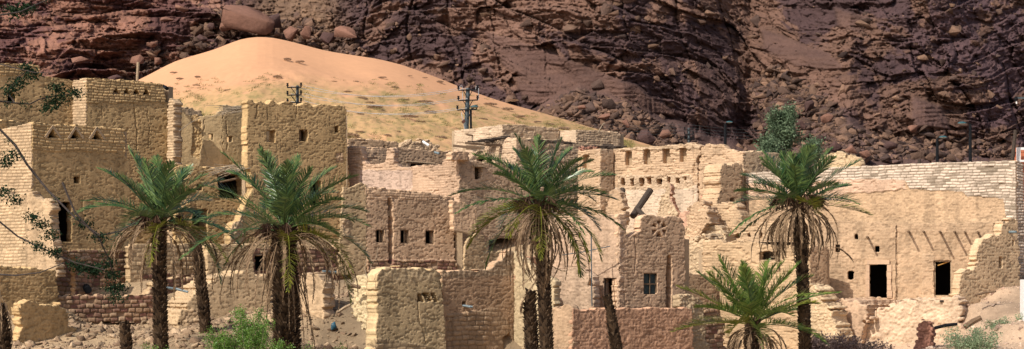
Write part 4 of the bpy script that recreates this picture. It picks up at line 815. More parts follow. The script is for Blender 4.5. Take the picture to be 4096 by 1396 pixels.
# ------------------------------------------------------------------ dune
def dune_y(px, py):
    rd = interp(px, RIDGE); t = np.clip((780 - py) / np.maximum(780 - rd, 1), 0, 1); return 136 + 72 * t ** 1.25
def build_dune():
    pxs = np.arange(330, 2900, 3.2); ts = np.concatenate([np.linspace(0, .96, 175), np.linspace(.965, 1, 14)]); PX, T = np.meshgrid(pxs, ts)
    rd = interp(PX, RIDGE); rd = rd * .4 + .2 * (interp(PX - 30, RIDGE) + interp(PX + 30, RIDGE)) + .1 * (interp(PX - 60, RIDGE) + interp(PX + 60, RIDGE))
    PY = 780 - T * (780 - rd); Y = 136 + 72 * T ** 1.25
    V = np.stack([(PX - HX) / F * Y, Y, (HY - PY) / F * Y], -1); X, Yw = V[..., 0], V[..., 1]
    low = sst(.97, .6, T)
    V[..., 2] += (.9 * (fbm(X / 5, Yw / 5, 0, 4, 301) - .5) + .35 * (fbm(X / 1.1, Yw / 1.6, 0, 3, 302) - .5)) * low + .5 * (fbm(X / 9, Yw / 9, 0, 3, 304) - .5) * sst(1, .9, T)
    V[..., 2] += .10 * (fbm(X / .4, Yw / .5, 0, 2, 303) - .5) * low
    bk = V[-1] + np.array([0, 14, -3.]); bk2 = V[-1] + np.array([0, 30, -12.]); V = np.concatenate([V, bk[None], bk2[None]])
    PYc = np.concatenate([PY, PY[-1:], PY[-1:]]); PXc = np.concatenate([PX, PX[:1], PX[:1]]); X, Yw = V[..., 0], V[..., 1]
    edge = interp(PXc, [(300, 420), (560, 360), (700, 345), (1000, 300), (1300, 300), (1500, 330), (1800, 350), (2000, 390), (2900, 600)]) + 60 * (fbm(X / 4, Yw / 6, 0, 4, 310) - .5)
    g = sst(0, 75, PYc - edge)
    g = g * sst(.30, .55, fbm(X / 2.2, Yw / 3.5, 0, 4, 311) + .12)
    sand = np.array([.55, .30, .165]); och = np.array([.44, .275, .135]); grn = np.array([.33, .24, .10])
    gg = (g * sst(.48, .66, fbm(X / .7, Yw / 1.4, 0, 3, 312)) * .5)[..., None]
    sp = (sst(.62, .7, fbm(X / .35, Yw / .6, 0, 2, 313)) * g * .5)[..., None]
    c = sand * (1 - g[..., None]) + och * g[..., None]; c = c * (1 - gg) + grn * gg; c = c * (1 - sp) + np.array([.17, .16, .06]) * sp
    ny, nx = X.shape; i = np.arange(nx * ny).reshape(ny, nx)
    q = np.stack([i[:-1, :-1], i[:-1, 1:], i[1:, 1:], i[1:, :-1]], -1).reshape(-1, 4)
    o = mk('sand_dune', V.reshape(-1, 3), q, M_sand, None, c.reshape(-1, 3), True, Vector((-20, 170, 3)))
    tag(o, 'great orange sand dune banked against the cliff', 'dune', None, 'structure')
build_dune()
RN = np.random.RandomState(3)
def dune_pt(px, py): Y = float(dune_y(px, py)); return P(px, py, Y)
def blades(n, rx, ry, rz, L, wdt, rs, flat=.5):
    """n little crossed blades in a low dome; returns V,F arrays"""
    th = rs.rand(n) * 2 * np.pi; r = np.sqrt(rs.rand(n)); x = np.cos(th) * r * rx; y = np.sin(th) * r * ry; z = rs.rand(n) * rz * np.sqrt(np.maximum(0, 1 - r * r))
    d = np.stack([x / rx + rs.randn(n) * .6, y / ry + rs.randn(n) * .6, flat + rs.rand(n)], 1); d /= np.linalg.norm(d, axis=1)[:, None]
    s = np.cross(d, rs.randn(n, 3)); s /= np.linalg.norm(s, axis=1)[:, None] + 1e-6
    p = np.stack([x, y, z], 1); l = (L * (.5 + rs.rand(n)))[:, None]
    V = np.stack([p - s * wdt, p + s * wdt, p + d * l + s * wdt * .3, p + d * l - s * wdt * .3], 1).reshape(-1, 3)
    return V, np.arange(4 * n).reshape(n, 4)
SHR = [(695, 293), (790, 310), (720, 318), (785, 343), (672, 368), (910, 364), (1110, 310), (1150, 240), (1200, 250), (1390, 372), (1440, 398), (1480, 412), (1500, 432), (1620, 402), (1700, 410), (1580, 352), (1530, 312), (1640, 305), (1700, 312), (1760, 330),
       (1590, 530), (1550, 545), (1440, 530), (1760, 555), (1820, 518), (1640, 470), (1680, 490), (1720, 452), (1440, 460), (1930, 480), (1980, 500), (2030, 440), (2080, 470), (1960, 420), (2150, 490), (2200, 500), (2050, 405), (1880, 430), (1560, 590), (1400, 545), (1330, 330), (1260, 330), (1420, 330), (1800, 480), (2250, 520), (2330, 540)]
m0 = None
for i, (x, y) in enumerate(SHR):
    p = dune_pt(x, y)
    if m0 is None:
        V, Q_ = blades(700, 1.0, .8, .34, .25, .02, RN, .25); m0 = mk('desert_shrub', V, Q_, M_drymound, None, None, False, Vector((0, 0, 0))); o = m0
    else: o = m0.copy(); C.objects.link(o)
    s = R.uniform(.3, .7) * (1.15 if y > 350 else .8); o.location = p + Vector((0, 0, .02)); o.scale = (s, s * .9, s * R.uniform(.6, 1.0)); o.rotation_euler = (0, 0, R.uniform(0, 6))
    tag(o, 'low brown dried shrub flattened on the slope of the orange dune', 'shrub', 'dry shrubs scattered over the dune')
# green tufts: uncountable
n = 3400; px = RN.uniform(640, 2600, n); rdg = interp(px, RIDGE); py = rdg + (600 - rdg) * RN.beta(1.6, 1.3, n)
keep = (fbm(px / 60, py / 18, 0, 3, 320) > .5) & (py > interp(px, [(600, 350), (1000, 290), (1500, 320), (1800, 350), (2600, 560)])); px, py = px[keep], py[keep]
Yd = dune_y(px, py); pos = np.stack([(px - HX) / F * Yd, Yd, (HY - py) / F * Yd], 1); V0, Q0 = blades(14, .22, .18, .06, .14, .018, RN, .4)
sc_ = RN.uniform(.5, 1.5, len(px)); V = (V0[None] * sc_[:, None, None] + pos[:, None]).reshape(-1, 3); Q_ = (Q0[None] + (np.arange(len(px)) * len(V0))[:, None, None]).reshape(-1, 4)
tag(mk('grass', V, Q_, M_tuft, None), 'thin green tufts sprinkled over the lower dune', 'grass', None, 'stuff')
# ------------------------------------------------------------------ rocks
def rock_mesh(seed, flat=.7, n=16):
    r = random.Random(seed); bm = bmesh.new()
    for _ in range(n):
        v = Vector((r.gauss(0, 1), r.gauss(0, 1), r.gauss(0, 1))).normalized(); v = Vector((v.x * .5, v.y * .45, v.z * .5 * flat)) * r.uniform(.8, 1.1); bm.verts.new(v)
    g = bmesh.ops.convex_hull(bm, input=bm.verts); bmesh.ops.delete(bm, geom=[e for e in g['geom_interior'] if isinstance(e, bmesh.types.BMVert)], context='VERTS')
    bmesh.ops.bevel(bm, geom=bm.edges[:], offset=.012, segments=1, affect='EDGES'); bmesh.ops.triangulate(bm, faces=bm.faces[:])
    bm.verts.index_update(); V = np.array([v.co[:] for v in bm.verts]); T = np.array([[v.index for v in f.verts] for f in bm.faces]); bm.free(); return V, T
ROCKS = [rock_mesh(i, .55 + .1 * (i % 4), 9) for i in range(10)]
def rotz(a):
    c, s = np.cos(a), np.sin(a); z = np.zeros_like(a); o = np.ones_like(a); return np.stack([np.stack([c, -s, z], -1), np.stack([s, c, z], -1), np.stack([z, z, o], -1)], -2)
def rubble(name, pos, size, mat, label, rs, cols):
    Vs, Ts, Cs, b = [], [], [], 0
    for k in range(10):
        m = np.arange(len(pos)) % 10 == k; p, s = pos[m], size[m]
        if not len(p): continue
        V0, T0 = ROCKS[k]; Rm = rotz(rs.rand(len(p)) * 6.28); sc3 = s[:, None] * (.7 + .6 * rs.rand(len(p), 3))
        V = np.einsum('nij,nvj->nvi', Rm, V0[None] * sc3[:, None, :]); tl = (rs.rand(len(p)) - .5) * .9; V[..., 2] += V[..., 0] * tl[:, None]
        V = V + p[:, None]; Vs.append(V.reshape(-1, 3)); Ts.append((T0[None] + (np.arange(len(p)) * len(V0))[:, None, None]).reshape(-1, 3) + b); b += len(p) * len(V0)
        cc = cols[m]; Cs.append(np.repeat(cc, len(V0), 0))
    return tag(mk(name, np.concatenate(Vs), np.concatenate(Ts), mat, None, np.concatenate(Cs)), label, name, None, 'stuff')
def pal(n, rs, a, b, lo=.7, hi=1.3):
    t = rs.rand(n, 1); return (np.array(a) * (1 - t) + np.array(b) * t) * rs.uniform(lo, hi, (n, 1))
# scree on the cliff foot
pts = []
for poly, n in (([(2080, 470), (2320, 360), (2450, 400), (2600, 470), (2750, 560), (2800, 610), (2600, 600), (2400, 530)], 1500), ([(3000, 330), (3100, 260), (3350, 420), (3420, 560), (3300, 620), (3050, 560)], 1500),
                ([(1180, 60), (1400, 150), (1500, 235), (1300, 200), (1050, 140)], 500), ([(700, 240), (750, 150), (900, 20), (1000, 40), (950, 150)], 500), ([(3300, 640), (3400, 520), (3900, 560), (4200, 640)], 700), ([(420, 370), (600, 310), (700, 240), (640, 180), (500, 290)], 250)):
    xs = [p[0] for p in poly]; ys = [p[1] for p in poly]; qx = RN.uniform(min(xs), max(xs), n * 3); qy = RN.uniform(min(ys), max(ys), n * 3); k = inpoly(qx, qy, poly); pts.append(np.stack([qx[k][:n], qy[k][:n]], 1))
pts = np.concatenate(pts); n = 1800; ex = np.stack([RN.uniform(700, 4100, n), RN.uniform(0, 640, n)], 1); ex = ex[fbm(ex[:, 0] / 120, ex[:, 1] / 60, 0, 3, 330) > .55]; pts = np.concatenate([pts, ex])
rdg = interp(pts[:, 0], RIDGE); k = (pts[:, 1] < rdg + 8) | (pts[:, 0] > 2600); pts = pts[k]
pos = cliff_at(pts[:, 0], pts[:, 1]); sz = .35 + .9 * RN.rand(len(pts)) ** 4 * 2.2
rubble('scree', pos, sz, M_rock, 'scree of broken brown rock on the foot of the cliff', RN, pal(len(pts), RN, (.06, .04, .035), (.20, .12, .08)))
def boulder(px, py, wpx, hpx, label, dark=False, grp=None, seed=0, tilt=0, dy=0):
    p = Vector(cliff_at(px, py)); p.y -= dy; y = p.y; V0, T0 = rock_mesh(100 + seed, 1.0, 12)
    W_ = wpx / F * y; H_ = hpx / F * y; V = V0 * np.array([W_, W_ * .7, H_]); a = math.radians(tilt); V = V @ np.array([[math.cos(a), 0, math.sin(a)], [0, 1, 0], [-math.sin(a), 0, math.cos(a)]])
    V = V * (1 + .12 * (fbm(V[:, :1] * .8 + seed, V[:, 1:2] * .8, V[:, 2:] * .8, 2, 5) - .5))
    o = mk('boulder', V, T0, M_darkstone if dark else M_redstone, None, None, False, Vector((0, 0, 0)))
    o.location = p; tag(o, label, 'boulder', grp); return o
def slab_boulder():
    Y0 = float(cliff_at(985, 90)[1]) - 7; bm = bmesh.new()
    for x, y, dy in ((888, 30, 0), (884, 88, 0), (905, 112, .3), (1000, 122, -.3), (1060, 142, 0), (1088, 128, .4), (1100, 92, .6), (1068, 84, -.4), (960, 58, -.6), (890, 34, -.2), (900, 18, 4), (985, 22, 5), (1045, 45, 5), (1098, 80, 3), (1090, 120, 4), (900, 95, 5)):
        p = P(x, y, Y0 + dy); bm.verts.new(p)
    g = bmesh.ops.convex_hull(bm, input=bm.verts); bmesh.ops.delete(bm, geom=[e for e in g['geom_interior'] if isinstance(e, bmesh.types.BMVert)], context='VERTS'); bmesh.ops.bevel(bm, geom=bm.edges[:], offset=.12, segments=1, affect='EDGES')
    bmesh.ops.triangulate(bm, faces=bm.faces[:]); bm.verts.index_update(); V = np.array([v.co[:] for v in bm.verts]); T = np.array([[v.index for v in f.verts] for f in bm.faces]); bm.free()
    tag(mk('boulder', V, T, M_redstone), 'largest slab shaped boulder with a flat sunlit top above the left of the dune', 'boulder')
slab_boulder()
boulder(1105, 100, 90, 90, 'dark boulder tucked under the right end of the largest slab', True, seed=2, dy=4)
boulder(918, 122, 66, 56, 'rounded reddish boulder below the largest slab', seed=3, dy=3)
boulder(852, 112, 36, 34, 'small purple boulder left of the rounded reddish boulder', True, seed=4, dy=2)
boulder(1180, 148, 74, 66, 'brown boulder on the dune crest, right of the largest slab', seed=5, dy=3)
boulder(1240, 140, 70, 60, 'second brown boulder along the dune crest', seed=6, dy=3)
boulder(1325, 165, 90, 50, 'dark flat boulder low on the right dune shoulder', True, seed=7, dy=3)
boulder(1395, 140, 110, 70, 'broad brown boulder at the foot of the dark face', seed=8, dy=3)
boulder(820, 160, 50, 34, 'small dark boulder above the left dune edge', True, seed=9, dy=2)
for i, (x, y, w_, h_, d) in enumerate([(3150, 470, 60, 50, 1), (3200, 505, 70, 50, 1), (3330, 590, 80, 60, 1), (3270, 560, 90, 44, 1), (3230, 430, 44, 60, 1), (3300, 480, 60, 44, 0), (3060, 510, 50, 40, 1), (3120, 560, 56, 40, 0), (3400, 610, 70, 44, 0), (3450, 620, 60, 40, 0),
                                      (2420, 470, 60, 34, 0), (2500, 500, 50, 40, 0), (2580, 560, 90, 90, 1), (2330, 440, 44, 30, 0), (2660, 540, 60, 40, 0), (3640, 520, 60, 40, 0), (3550, 590, 60, 40, 1), (620, 180, 60, 40, 0), (680, 90, 70, 36, 0), (560, 250, 60, 44, 0), (470, 320, 60, 36, 1), (740, 40, 70, 40, 0), (330, 250, 80, 40, 0), (640, 250, 44, 40, 0)]):
    boulder(x, y, w_, h_, 'dark angular boulder lying in the scree below the cliff' if d else 'brown angular boulder lying in the scree below the cliff', bool(d), 'dark scree boulders' if d else 'brown scree boulders', 20 + i, R.uniform(-20, 20), 2)
# village rubble
def scatter(poly, n, yr, s0, s1, name, label, a, b):
    xs = [p[0] for p in poly]; ys = [p[1] for p in poly]; qx = RN.uniform(min(xs), max(xs), n * 4); qY = RN.uniform(yr[0], yr[1], n * 4)
    X_ = (qx - HX) / F * qY; Z_ = gz(X_, qY); qy = HY - Z_ / qY * F; k = inpoly(qx, qy, poly); X_, qY, Z_ = X_[k][:n], qY[k][:n], Z_[k][:n]
    if len(X_) < 5: print('scatter few', label); return
    rubble(name, np.stack([X_, qY, Z_], 1), s0 + (s1 - s0) * RN.rand(len(X_)) ** 6, M_soil, label, RN, pal(len(X_), RN, a, b))
scatter([(280, 1250), (1100, 1100), (1420, 1150), (1420, 1400), (0, 1400)], 5200, (74, 92), .08, .6, 'rubble', 'broken stones strewn below the left palms', (.19, .125, .08), (.38, .275, .175))
scatter([(3440, 1200), (4096, 1080), (4096, 1400), (3500, 1400)], 1800, (76, 93), .05, .35, 'rubble', 'stones strewn on the slope at the lower right', (.28, .18, .13), (.55, .42, .32))
scatter([(1780, 900), (3300, 900), (3300, 1400), (1780, 1400)], 1500, (76, 100), .08, .4, 'rubble', 'fallen bricks between the central ruined walls', (.36, .25, .16), (.5, .38, .25))
# ------------------------------------------------------------------ palms
RP = np.random.RandomState(11)
def frond_mesh(base, az, el, L, droop, wl=.42, nleaf=52, dead=False, rs=RP, twist=0.):
    N = 16; s = np.linspace(0, 1, N); pit = el - droop * s ** (1.15 if not dead else .75)
    azs = az + twist * s; seg = L / (N - 1)
    d = np.stack([np.cos(pit) * np.cos(azs), np.cos(pit) * np.sin(azs), np.sin(pit)], 1)
    p = np.array(base)[None] + np.concatenate([[np.zeros(3)], np.cumsum((d[:-1] + d[1:]) / 2 * seg, 0)])
    side = np.stack([-np.sin(azs), np.cos(azs), np.zeros(N)], 1); rl = rs.uniform(-.5, .5); up = np.cross(side, d); up = -up if np.mean(up[:, 2]) < 0 and not dead else up
    side, up = side * math.cos(rl) + up * math.sin(rl), up * math.cos(rl) - side * math.sin(rl)
    V, Q = [], []
    r = .032 * (1 - .85 * s) * (1 if not dead else .7)
    for i in range(N):
        for k in range(4):
            a = k * math.pi / 2 + .78; V.append(p[i] + (side[i] * math.cos(a) * 1.2 + up[i] * math.sin(a) * .7) * r[i])
    for i in range(N - 1):
        for k in range(4): Q.append([i * 4 + k, i * 4 + (k + 1) % 4, i * 4 + 4 + (k + 1) % 4, i * 4 + 4 + k])
    V = np.array(V); Q = np.array(Q)
    t = np.repeat(np.linspace(.16 if not dead else .3, .995, nleaf), 2) + rs.uniform(-.006, .006, nleaf * 2); sg = np.tile([1., -1.], nleaf)
    t = np.clip(t, 0, .999); fi = t * (N - 1); i0 = fi.astype(int); f = (fi - i0)[:, None]
    lp = p[i0] * (1 - f) + p[np.minimum(i0 + 1, N - 1)] * f; D = d[i0]; S = side[i0] * sg[:, None]; U = up[i0]
    a = np.radians(62 - 36 * t + rs.uniform(-13, 13, len(t))); vv = .42 - .1 * t + rs.uniform(-.2, .2, len(t))
    ll = wl * (np.clip(np.sin(np.pi * (t * .86 + .12)), 0.12, 1) ** .6) * rs.uniform(.8, 1.1, len(t))
    if dead: a = np.radians(rs.uniform(8, 32, len(t))); vv = vv * 0 + rs.uniform(-.25, .1, len(t)); ll = ll * rs.uniform(.5, 1.0, len(t))
    ld = D * np.cos(a)[:, None] + S * np.sin(a)[:, None] + U * vv[:, None]
    g = np.zeros_like(ld); g[:, 2] = -(.12 if not dead else .5); tipd = ld + g
    ld /= np.linalg.norm(ld, axis=1)[:, None]; tipd /= np.linalg.norm(tipd, axis=1)[:, None]
    wv = np.cross(ld, U + .6 * S); wv /= np.linalg.norm(wv, axis=1)[:, None] + 1e-6; w0 = .022 if not dead else .018
    m = lp + ld * (ll * .5)[:, None]; e = m + tipd * (ll * .5)[:, None]
    LV = np.stack([lp - wv * w0 * .5, lp + wv * w0 * .5, m + wv * w0, m - wv * w0, e + wv * w0 * .15, e - wv * w0 * .15], 1).reshape(-1, 3)
    b = len(V); k = np.arange(len(t))[:, None] * 6 + b; LQ = np.concatenate([k + np.array([[0, 1, 2, 3]]), k + np.array([[3, 2, 4, 5]])])
    return np.concatenate([V, LV]), np.concatenate([Q, LQ])
def trunk(name, pts, radii, parent, rs=RP, step=.11, sc=.30, label=None, cat=None):
    """palm trunk: a tapering core clad in overlapping leaf bases"""
    pts = [Vector(p) for p in pts]; cum = [0]
    for a, b in zip(pts[:-1], pts[1:]): cum.append(cum[-1] + (b - a).length)
    Lh = cum[-1]; V, Q = [], []
    def at(h):
        h = min(max(h, 0), Lh - 1e-4); i = max(k for k in range(len(cum) - 1) if cum[k] <= h); f = (h - cum[i]) / (cum[i + 1] - cum[i])
        return pts[i].lerp(pts[i + 1], f), radii[i] * (1 - f) + radii[i + 1] * f, (pts[i + 1] - pts[i]).normalized()
    n = 14; H_ = int(Lh / .12) + 2
    for j in range(H_):
        p, r, ax = at(j * Lh / (H_ - 1)); a = ax.cross(Vector((0, 1, 0))).normalized(); b = ax.cross(a)
        for k in range(n): t = 2 * math.pi * k / n; V.append(p + (a * math.cos(t) + b * math.sin(t)) * r * .84)
    for j in range(H_ - 1):
        for k in range(n): Q.append([j * n + k, j * n + (k + 1) % n, j * n + n + (k + 1) % n, j * n + n + k])
    V.append(at(Lh)[0]); top = len(V) - 1
    for k in range(n): Q.append([(H_ - 1) * n + k, (H_ - 1) * n + (k + 1) % n, top, top])
    Q = [q if q[2] != q[3] else q[:3] for q in Q]
    row = 0; h = -.1
    while h < Lh:
        p, r, ax = at(h); a = ax.cross(Vector((0, 1, 0))).normalized(); b = ax.cross(a); m = max(6, int(2 * math.pi * r / .15))
        for k in range(m):
            if rs.rand() < .07: continue
            t = 2 * math.pi * (k + .5 * (row % 2) + rs.uniform(-.12, .12)) / m; o = a * math.cos(t) + b * math.sin(t); s = b * math.cos(t) - a * math.sin(t)
            w0 = .075 * rs.uniform(.8, 1.2); hh = .17 * rs.uniform(.8, 1.3); out = r * (.14 + sc * .5 * rs.rand()) + .02; c = p + o * r * .86; v = len(V)
            tp = c + ax * hh + o * out
            V += [c - s * w0 - o * .02, c + s * w0 - o * .02, tp + s * w0 * .55, tp - s * w0 * .55, c + ax * hh * .75 - o * .01 + s * w0 * .7, c + ax * hh * .75 - o * .01 - s * w0 * .7]
            Q += [[v, v + 1, v + 2, v + 3], [v + 3, v + 2, v + 4, v + 5], [v, v + 3, v + 5], [v + 1, v + 4, v + 2]]
        row += 1; h += step
    o = mk(name, [tuple(x) for x in V], Q, M_boot, parent)
    if label: tag(o, label, cat)
    return o
def palm(px, py, Y, pts, radii, label, L=3.1, ng=34, nd=26, el0=-.1, deadL=2.5, spread=1.0, seed=0, dates=5, name='date_palm', droop=(.5, 1.1), yel=6, skirt=0, deadel=(-.5, .35), leaf=None):
    rs = np.random.RandomState(seed); base = P(*pts[0]); lean = rs.rand() * 6.28; t = thing(name, base, label, 'palm tree'); c = P(px, py, Y); c0 = np.array(c)
    trunk('trunk', [P(*q) for q in pts], radii, t, rs)
    for i in range(ng):
        f = (i + .5) / ng; az = i * 2.39996 + rs.uniform(-.2, .2); el = el0 + (1.36 - el0) * f ** .95 + rs.uniform(-.08, .08); dr = droop[0] + (droop[1] - droop[0]) * (1 - f) + rs.uniform(-.12, .18)
        if f > .8: dr *= .8
        l = L * rs.uniform(.86, 1.06) * (1 - .33 * f ** 2)
        b = c0 + np.array([math.cos(az) * .12, math.sin(az) * .12, -.25 + .35 * f])
        el += .16 * math.cos(az - lean); dr += .15 * math.cos(az - lean + 2)
        if i > 3 and rs.rand() < .08: continue
        V, Q = frond_mesh(b, az, el, l, dr, .62, 50, False, rs, rs.uniform(-.25, .25))
        mk('frond', V, Q, M_yfrond if i < yel and rs.rand() < .75 else (leaf or M_frond), t)
    for i in range(nd):
        az = i * 2.39996 + 1 + rs.uniform(-.3, .3); el = rs.uniform(*deadel); b = c0 + np.array([math.cos(az) * .15, math.sin(az) * .15, -.3 - rs.rand() * .35])
        V, Q = frond_mesh(b, az, el, deadL * rs.uniform(.65, 1.1), rs.uniform(1.5, 2.0) + max(el, 0) * 1.15, .26, 46, True, rs, rs.uniform(-.4, .4))
        mk('dead_frond', V, Q, M_dead, t)
    for i in range(skirt):
        az = rs.rand() * 6.28; b = c0 + np.array([math.cos(az) * radii[-2] * .95, math.sin(az) * radii[-2] * .95, -.5 - rs.rand() * 1.6])
        V, Q = frond_mesh(b, az, -1.1, deadL * rs.uniform(.5, .9), .45, .14, 30, True, rs, 0); mk('dead_frond', V, Q, M_dead, t)
    for i in range(dates):
        az = rs.rand() * 6.28; mb = MB(); b = Vector(c0) + Vector((math.cos(az) * .2, math.sin(az) * .2, -.05)); o = Vector((math.cos(az), math.sin(az), 0))
        k = b + o * .45 + Vector((0, 0, .15)); mb.tube([b, (b + k) / 2 + Vector((0, 0, .08)), k], [.025, .02, .018], 5)
        for _ in range(46):
            a = k + o * rs.uniform(-.05, .1); d = o * rs.uniform(-.1, .35) + Vector((rs.uniform(-.25, .25), rs.uniform(-.25, .25), -rs.uniform(.15, .6))); mb.tube([a, a + d * .5, a + d], [.01, .012, .014], 3, False)
        mb.build('date_stalk', M_date, t)
    return t
def palm_at(px, py, Y, low, r0, r1, label, **k):
    """crown at (px, py); low = list of (px, py) down the trunk to the ground"""
    pts = [(a, b, Y) for a, b in low] + [(px, py + 12, Y)]; n = len(pts); rad = [r0 + (r1 - r0) * i / (n - 1) for i in range(n)]
    return palm(px, py, Y, pts, k.pop('rad', rad), label, **k)
palm_at(640, 872, 73, [(644, 1470), (642, 1300), (638, 1100), (634, 950)], .27, .25, 'tall palm in front of the vented house at the left', L=3.45, ng=30, nd=30, seed=1, el0=-.05, deadL=3.3, deadel=(.1, .9))
palm_at(1140, 905, 71, [(1150, 1470), (1148, 1330), (1142, 1150), (1136, 1000)], .5, .42, 'stout palm with the widest trunk and a skirt of dead leaves', L=4.0, ng=34, nd=32, seed=2, el0=-.08, deadL=3.8, skirt=26, deadel=(.2, .95))
palm_at(2160, 800, 72, [(2190, 1470), (2180, 1250), (2172, 1050), (2162, 900)], .25, .24, 'central palm with long fronds before the sunlit plank beam house', L=3.35, ng=40, nd=34, seed=3, el0=-.45, deadL=3.4, dates=9, yel=10, deadel=(-1.0, .1))
palm_at(3190, 792, 75, [(3224, 1480), (3216, 1250), (3208, 1050), (3196, 900)], .24, .22, 'tall slender palm before the long whitewashed wall', L=2.85, ng=30, nd=40, seed=4, el0=-.1, deadL=2.7, dates=9, yel=3, droop=(.2, .6), deadel=(-.4, .75))
palm_at(3010, 1275, 74, [(3012, 1480), (3010, 1400)], .3, .28, 'young short palm low in the picture before the sunlit brick house', L=3.3, ng=32, nd=26, seed=5, el0=.0, deadL=2.1, dates=0, yel=10, leaf=M_young, droop=(.25, .5), deadel=(.1, .6))
trunk('headless_palm', [P(836, 1440, 79), P(812, 1200, 79), P(790, 1020, 79), P(776, 925, 79)], [.24, .23, .22, .17], None, label='headless palm trunk between the two left palms', cat='palm trunk')
trunk('headless_palm', [P(2130, 1480, 74), P(2124, 1300, 74), P(2118, 1215, 74), P(2124, 1165, 74)], [.26, .24, .22, .17], None, sc=.7, label='short ragged palm trunk beside the central palm', cat='palm trunk')
trunk('palm_stump', [P(2478, 1480, 73), P(2456, 1330, 73), P(2440, 1230, 73), P(2428, 1190, 73)], [.24, .21, .16, .13], None, label='dead leaning palm stump in front of the courtyard wall', cat='palm stump')
trunk('palm_stump', [P(512, 1460, 76), P(502, 1340, 76), P(497, 1292, 76)], [.24, .22, .16], None, label='short cut palm stump at lower left', cat='palm stump')
trunk('palm_stump', [P(20, 1480, 70), P(10, 1330, 70), P(-5, 1230, 70)], [.3, .28, .2], None, label='dark palm trunk cut by the lower left corner', cat='palm trunk')
for i, (x, y, az, L_) in enumerate(((0, 1160, -1.3, 2.0), (-20, 1150, -.6, 2.2), (2105, 1180, -2.2, .8))):
    V, Q = frond_mesh(P(x, y, 70 if x < 100 else 74), az, -.6, L_, .95, .25, 44, True); tag(mk('fallen_frond', V, Q, M_dead), ['hanging dead frond at the left edge', 'second hanging dead frond crossing the left edge', 'dead frond dangling from the ragged short trunk'][i], 'frond')
V, Q = frond_mesh(P(3300, 985, 88), 0.1, .15, 1.5, 1.1, .5, 44, True); tag(mk('fallen_frond', V, Q, M_dead), 'dry pale frond draped over the wall beside the small square window', 'frond')
# ------------------------------------------------------------------ bushes, tamarisk, foreground branches
def leafcloud(cent, n, rad, sz, rs):
    c = np.array(cent)[rs.randint(0, len(cent), n)]; p = c + rs.randn(n, 3) * np.array(rad); d = rs.randn(n, 3); d /= np.linalg.norm(d, axis=1)[:, None]; s = np.cross(d, rs.randn(n, 3)); s /= np.linalg.norm(s, axis=1)[:, None]
    l = (sz * (.6 + .8 * rs.rand(n)))[:, None]
    V = np.stack([p, p + d * l * .5 + s * l * .28, p + d * l, p + d * l * .5 - s * l * .28], 1).reshape(-1, 3); return V, np.arange(4 * n).reshape(n, 4)
def bush(name, base, shoots, L, label, cat, mat, leafn, lsz, rs, up=1., r=.012, stemmat=None, rad=.09, width=.5, stem='stem', leafname='foliage'):
    t = thing(name, base, label, cat); mb = MB(); cs = []
    for i in range(shoots):
        a = rs.rand() * 6.28; b = Vector(base) + Vector((math.cos(a), math.sin(a), 0)) * rs.rand() * width; d = Vector((math.cos(a) * rs.uniform(.1, .6), math.sin(a) * rs.uniform(.1, .6), up)).normalized(); l = L * rs.uniform(.45, 1)
        p = [b, b + d * l * .5 + Vector((rs.randn() * .04, rs.randn() * .04, 0)), b + d * l + Vector((rs.randn() * .1, rs.randn() * .1, 0))]; mb.tube(p, [r, r * .7, r * .3], 4, False)
        for f in np.linspace(.25, 1, 8):
            q = p[0].lerp(p[1], f * 2) if f < .5 else p[1].lerp(p[2], f * 2 - 1); cs.append(tuple(q))
    mb.build(stem, stemmat or M_twig, t); V, Q = leafcloud(cs, leafn, (rad, rad, rad), lsz, rs); mk(leafname, V, Q, mat, t); return t
rb = np.random.RandomState(21)
gzp = lambda px, Y: P(px, HY, Y) + Vector((0, 0, 0))
for i, (px, pb, Y, ns, L_, n, lb) in enumerate(((1010, 1420, 69, 22, 1.75, 7600, 'leafy green bush beside the widest palm trunk'), (900, 1440, 69, 16, 1.15, 4600, 'lower green bush left of the taller leafy bush'), (1105, 1440, 68.5, 7, .9, 1500, 'small green sapling touching the widest palm trunk'),
                                               (1375, 1430, 72, 4, .6, 260, 'tiny green sprig in the shaded hollow'), (605, 1430, 70, 5, .5, 420, 'tiny green sprig at the foot of the left palm'), (1270, 1440, 69, 4, .5, 260, 'small green sprig right of the widest palm trunk'))):
    bush('green_bush', P(px, pb, Y), ns, L_, lb, 'bush', M_bush, n, .06, rb, 1.3, .012, None, .085, .45)
for i, (px, pb, Y, ns, L_, n, w_, lb) in enumerate(((3900, 1420, 78, 46, 1.15, 5200, 1.15, 'pale green feathery bush at the lower right'), (4005, 1325, 82, 26, .5, 1700, .45, 'smaller feathery bush uphill of the pale green bush'), (4100, 1290, 84, 12, .4, 600, .3, 'pale green tuft at the right edge'))):
    bush('desert_bush', P(px, pb, Y), ns, L_, lb, 'bush', M_sage, n, .075, rb, 1., .008, None, .07, w_)
bush('thorn_bush', P(3330, 1420, 78), 130, .85, 'leafless purplish thorn bush at the foot of the eroded buttress', 'bush', M_dry, 3600, .10, rb, .9, .01, plain('thorn_twig', (.17, .115, .115), .9), .09, .9, 'stem', 'twiglet')
bush('thorn_bush', P(3480, 1440, 78), 90, .8, 'brown leafless thorn bush below the pale earth bank', 'bush', M_dry, 2400, .10, rb, .9, .01, plain('thorn_twig_brown', (.26, .18, .12), .9), .08, .8, 'stem', 'twiglet')
